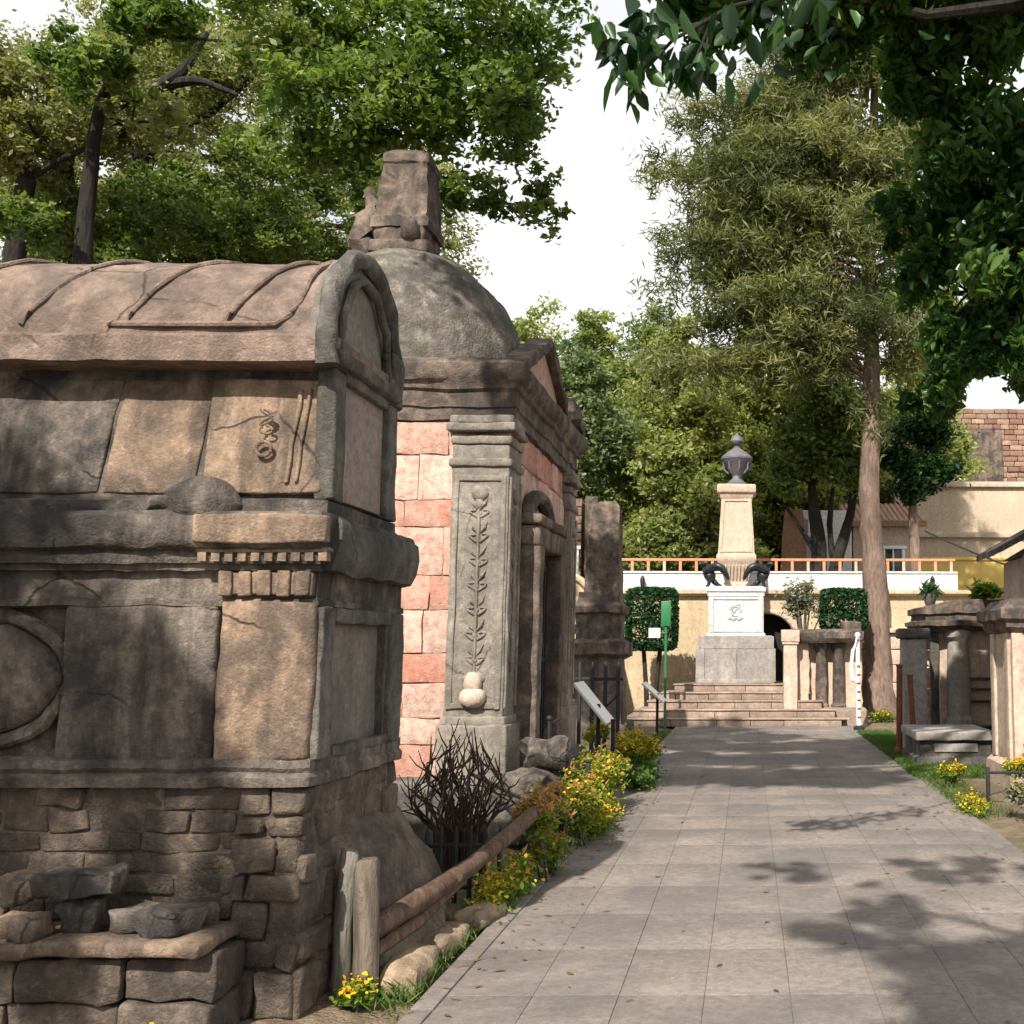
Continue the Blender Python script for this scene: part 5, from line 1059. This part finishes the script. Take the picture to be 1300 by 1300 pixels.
# background trees on the hill
bg = [(-5.2, 33, 10.6, 2.0, LF_bluegreen, 'grey-green tree farthest left beyond the pink mausoleum'), (-3.2, 35, 12.2, 2.3, LF_hill, 'mid-green rounded tree left of the urn'), (-1.2, 33, 9.4, 1.9, LF_yellowgreen, 'light yellow-green tree directly behind the monument'),
      (.9, 36, 12.6, 2.3, LF_yellowgreen, 'tall yellow-green tree right behind the urn'), (3.2, 37, 12.4, 2.5, LF_hill, 'green tree behind the conifer trunk'), (6.0, 39, 13.2, 2.6, LF_hill, 'green tree right of the conifer crown'), (-2.3, 30.6, 7.3, 1.6, LF_hill, 'low dark bushy tree just behind the red railing'), (-6.8, 38, 13.4, 2.6, LF_hill, 'bright green tree beyond the far end of the mausoleum'), (-.2, 41, 15.2, 2.8, LF_bluegreen, 'hazy grey-green tree highest on the hill'), (-3.9, 42, 15.0, 2.8, LF_bluegreen, 'hazy grey-green tree at the skyline under the white gap'), (-5.2, 39, 13.6, 2.4, LF_hill, 'green tree between the two grey-green skyline trees'), (-10.5, 36, 13, 3, LF_hill, 'green tree hidden mostly by the pink dome'), (-.6, 31, 6.7, 1.4, LF_hill, 'low bushy tree behind the tan shaft')]
for (x, y, top, r, m, lb) in bg:
    z0 = 3 + max(0, (y - 33) * .22); cls = []; hh = top - z0 - .6; n = max(3, int(hh / (r * .72)))
    for k in range(n):
        z = z0 + .9 + (hh - .4) * (k + .5) / n; f = math.sin(math.pi * (.18 + .72 * (k + .5) / n)) ** .7
        for j in range(2 if f > .7 else 1):
            a = random.uniform(0, 6.28); q = r * .42 * f * (1 if n else 0)
            cls.append(cl(x + q * math.cos(a), y + q * math.sin(a) * .7, z, (r * f * .72, r * f * .6, hh / n * .8), 34, 4600))
    tree('hill_tree', lb, (x, y, z0), [(x, y, z0 - .3), (x + .05, y, z0 + hh * .3), (x, y, z0 + hh * .6), (x, y, z0 + hh * .85)], [.26, .2, .13, .06], cls, .17, m, M_bark_dark, 'trees on the hillside', twig=False, sub=.3)

# ------------------------------------------------------------------ light, sky, camera
sd = Vector((-.17, -.72, .67)).normalized()
sun = bpy.data.lights.new('sun', 'SUN'); sun.energy = 3.9; sun.angle = R(.6); sun.color = (1, .93, .83)
so = bpy.data.objects.new('sun', sun); COL.objects.link(so); so.rotation_euler = sd.to_track_quat('Z', 'Y').to_euler()
w = bpy.data.worlds.new('World'); S.world = w; w.use_nodes = True; nt = w.node_tree; nt.nodes.clear()
N_ = nt.nodes.new; Lk = nt.links.new
sky = N_('ShaderNodeTexSky'); sky.sky_type = 'NISHITA'; sky.sun_disc = False; sky.sun_elevation = math.asin(sd.z); sky.sun_rotation = math.atan2(sd.x, sd.y); sky.dust_density = 2.5
tc = N_('ShaderNodeTexCoord'); mp = N_('ShaderNodeMapping'); mp.inputs['Scale'].default_value = (1, 1, 2.2); Lk(tc.outputs['Generated'], mp.inputs['Vector'])
no = N_('ShaderNodeTexNoise'); no.inputs['Scale'].default_value = 2.2; no.inputs['Detail'].default_value = 6; Lk(mp.outputs[0], no.inputs['Vector'])
rp = N_('ShaderNodeValToRGB'); rp.color_ramp.elements[0].position = .2; rp.color_ramp.elements[1].position = .42; Lk(no.outputs['Fac'], rp.inputs['Fac'])
mx_ = N_('ShaderNodeMix'); mx_.data_type = 'RGBA'; sp = N_('ShaderNodeSeparateXYZ'); Lk(tc.outputs['Generated'], sp.inputs[0]); mr = N_('ShaderNodeMapRange'); mr.interpolation_type = 'SMOOTHSTEP'
for k_, v_ in ((1, .5), (2, .82), (3, 1), (4, .85)): mr.inputs[k_].default_value = v_
Lk(sp.outputs['Z'], mr.inputs[0]); mu = N_('ShaderNodeMath'); mu.operation = 'MULTIPLY'; Lk(rp.outputs['Color'], mu.inputs[0]); Lk(mr.outputs[0], mu.inputs[1]); Lk(mu.outputs[0], mx_.inputs[0]); Lk(sky.outputs[0], mx_.inputs[6]); n2_ = N_('ShaderNodeTexNoise'); n2_.inputs['Scale'].default_value = 3.4; n2_.inputs['Detail'].default_value = 5; Lk(mp.outputs[0], n2_.inputs['Vector'])
r2_ = N_('ShaderNodeValToRGB'); r2_.color_ramp.elements[0].position = .38; r2_.color_ramp.elements[1].position = .62; r2_.color_ramp.elements[0].color = (4.7, 4.78, 4.95, 1); r2_.color_ramp.elements[1].color = (6.4, 6.4, 6.45, 1)
Lk(n2_.outputs['Fac'], r2_.inputs['Fac']); Lk(r2_.outputs['Color'], mx_.inputs[7])
bgn = N_('ShaderNodeBackground'); bgn.inputs['Strength'].default_value = .1; Lk(mx_.outputs[2], bgn.inputs['Color'])
wo = N_('ShaderNodeOutputWorld'); Lk(bgn.outputs[0], wo.inputs['Surface'])

cam = bpy.data.cameras.new('camera'); co = bpy.data.objects.new('camera', cam); COL.objects.link(co); S.camera = co
cam.sensor_width = 36; cam.lens = 36 * 1400 / 1300; cam.shift_x = -.25; cam.clip_end = 2000
co.location = (0, 0, 1.6); co.rotation_euler = (R(90) + math.atan(175 / 1400), 0, -math.atan(25 / 1400))
S.view_settings.view_transform = 'Standard'; S.view_settings.look = 'None'; S.view_settings.gamma = 1; S.view_settings.exposure = 1.0
S.cycles.max_bounces = 6; S.cycles.diffuse_bounces = 2; S.cycles.glossy_bounces = 2; S.cycles.transmission_bounces = 3; S.cycles.sample_clamp_indirect = 4; S.cycles.use_denoising = True
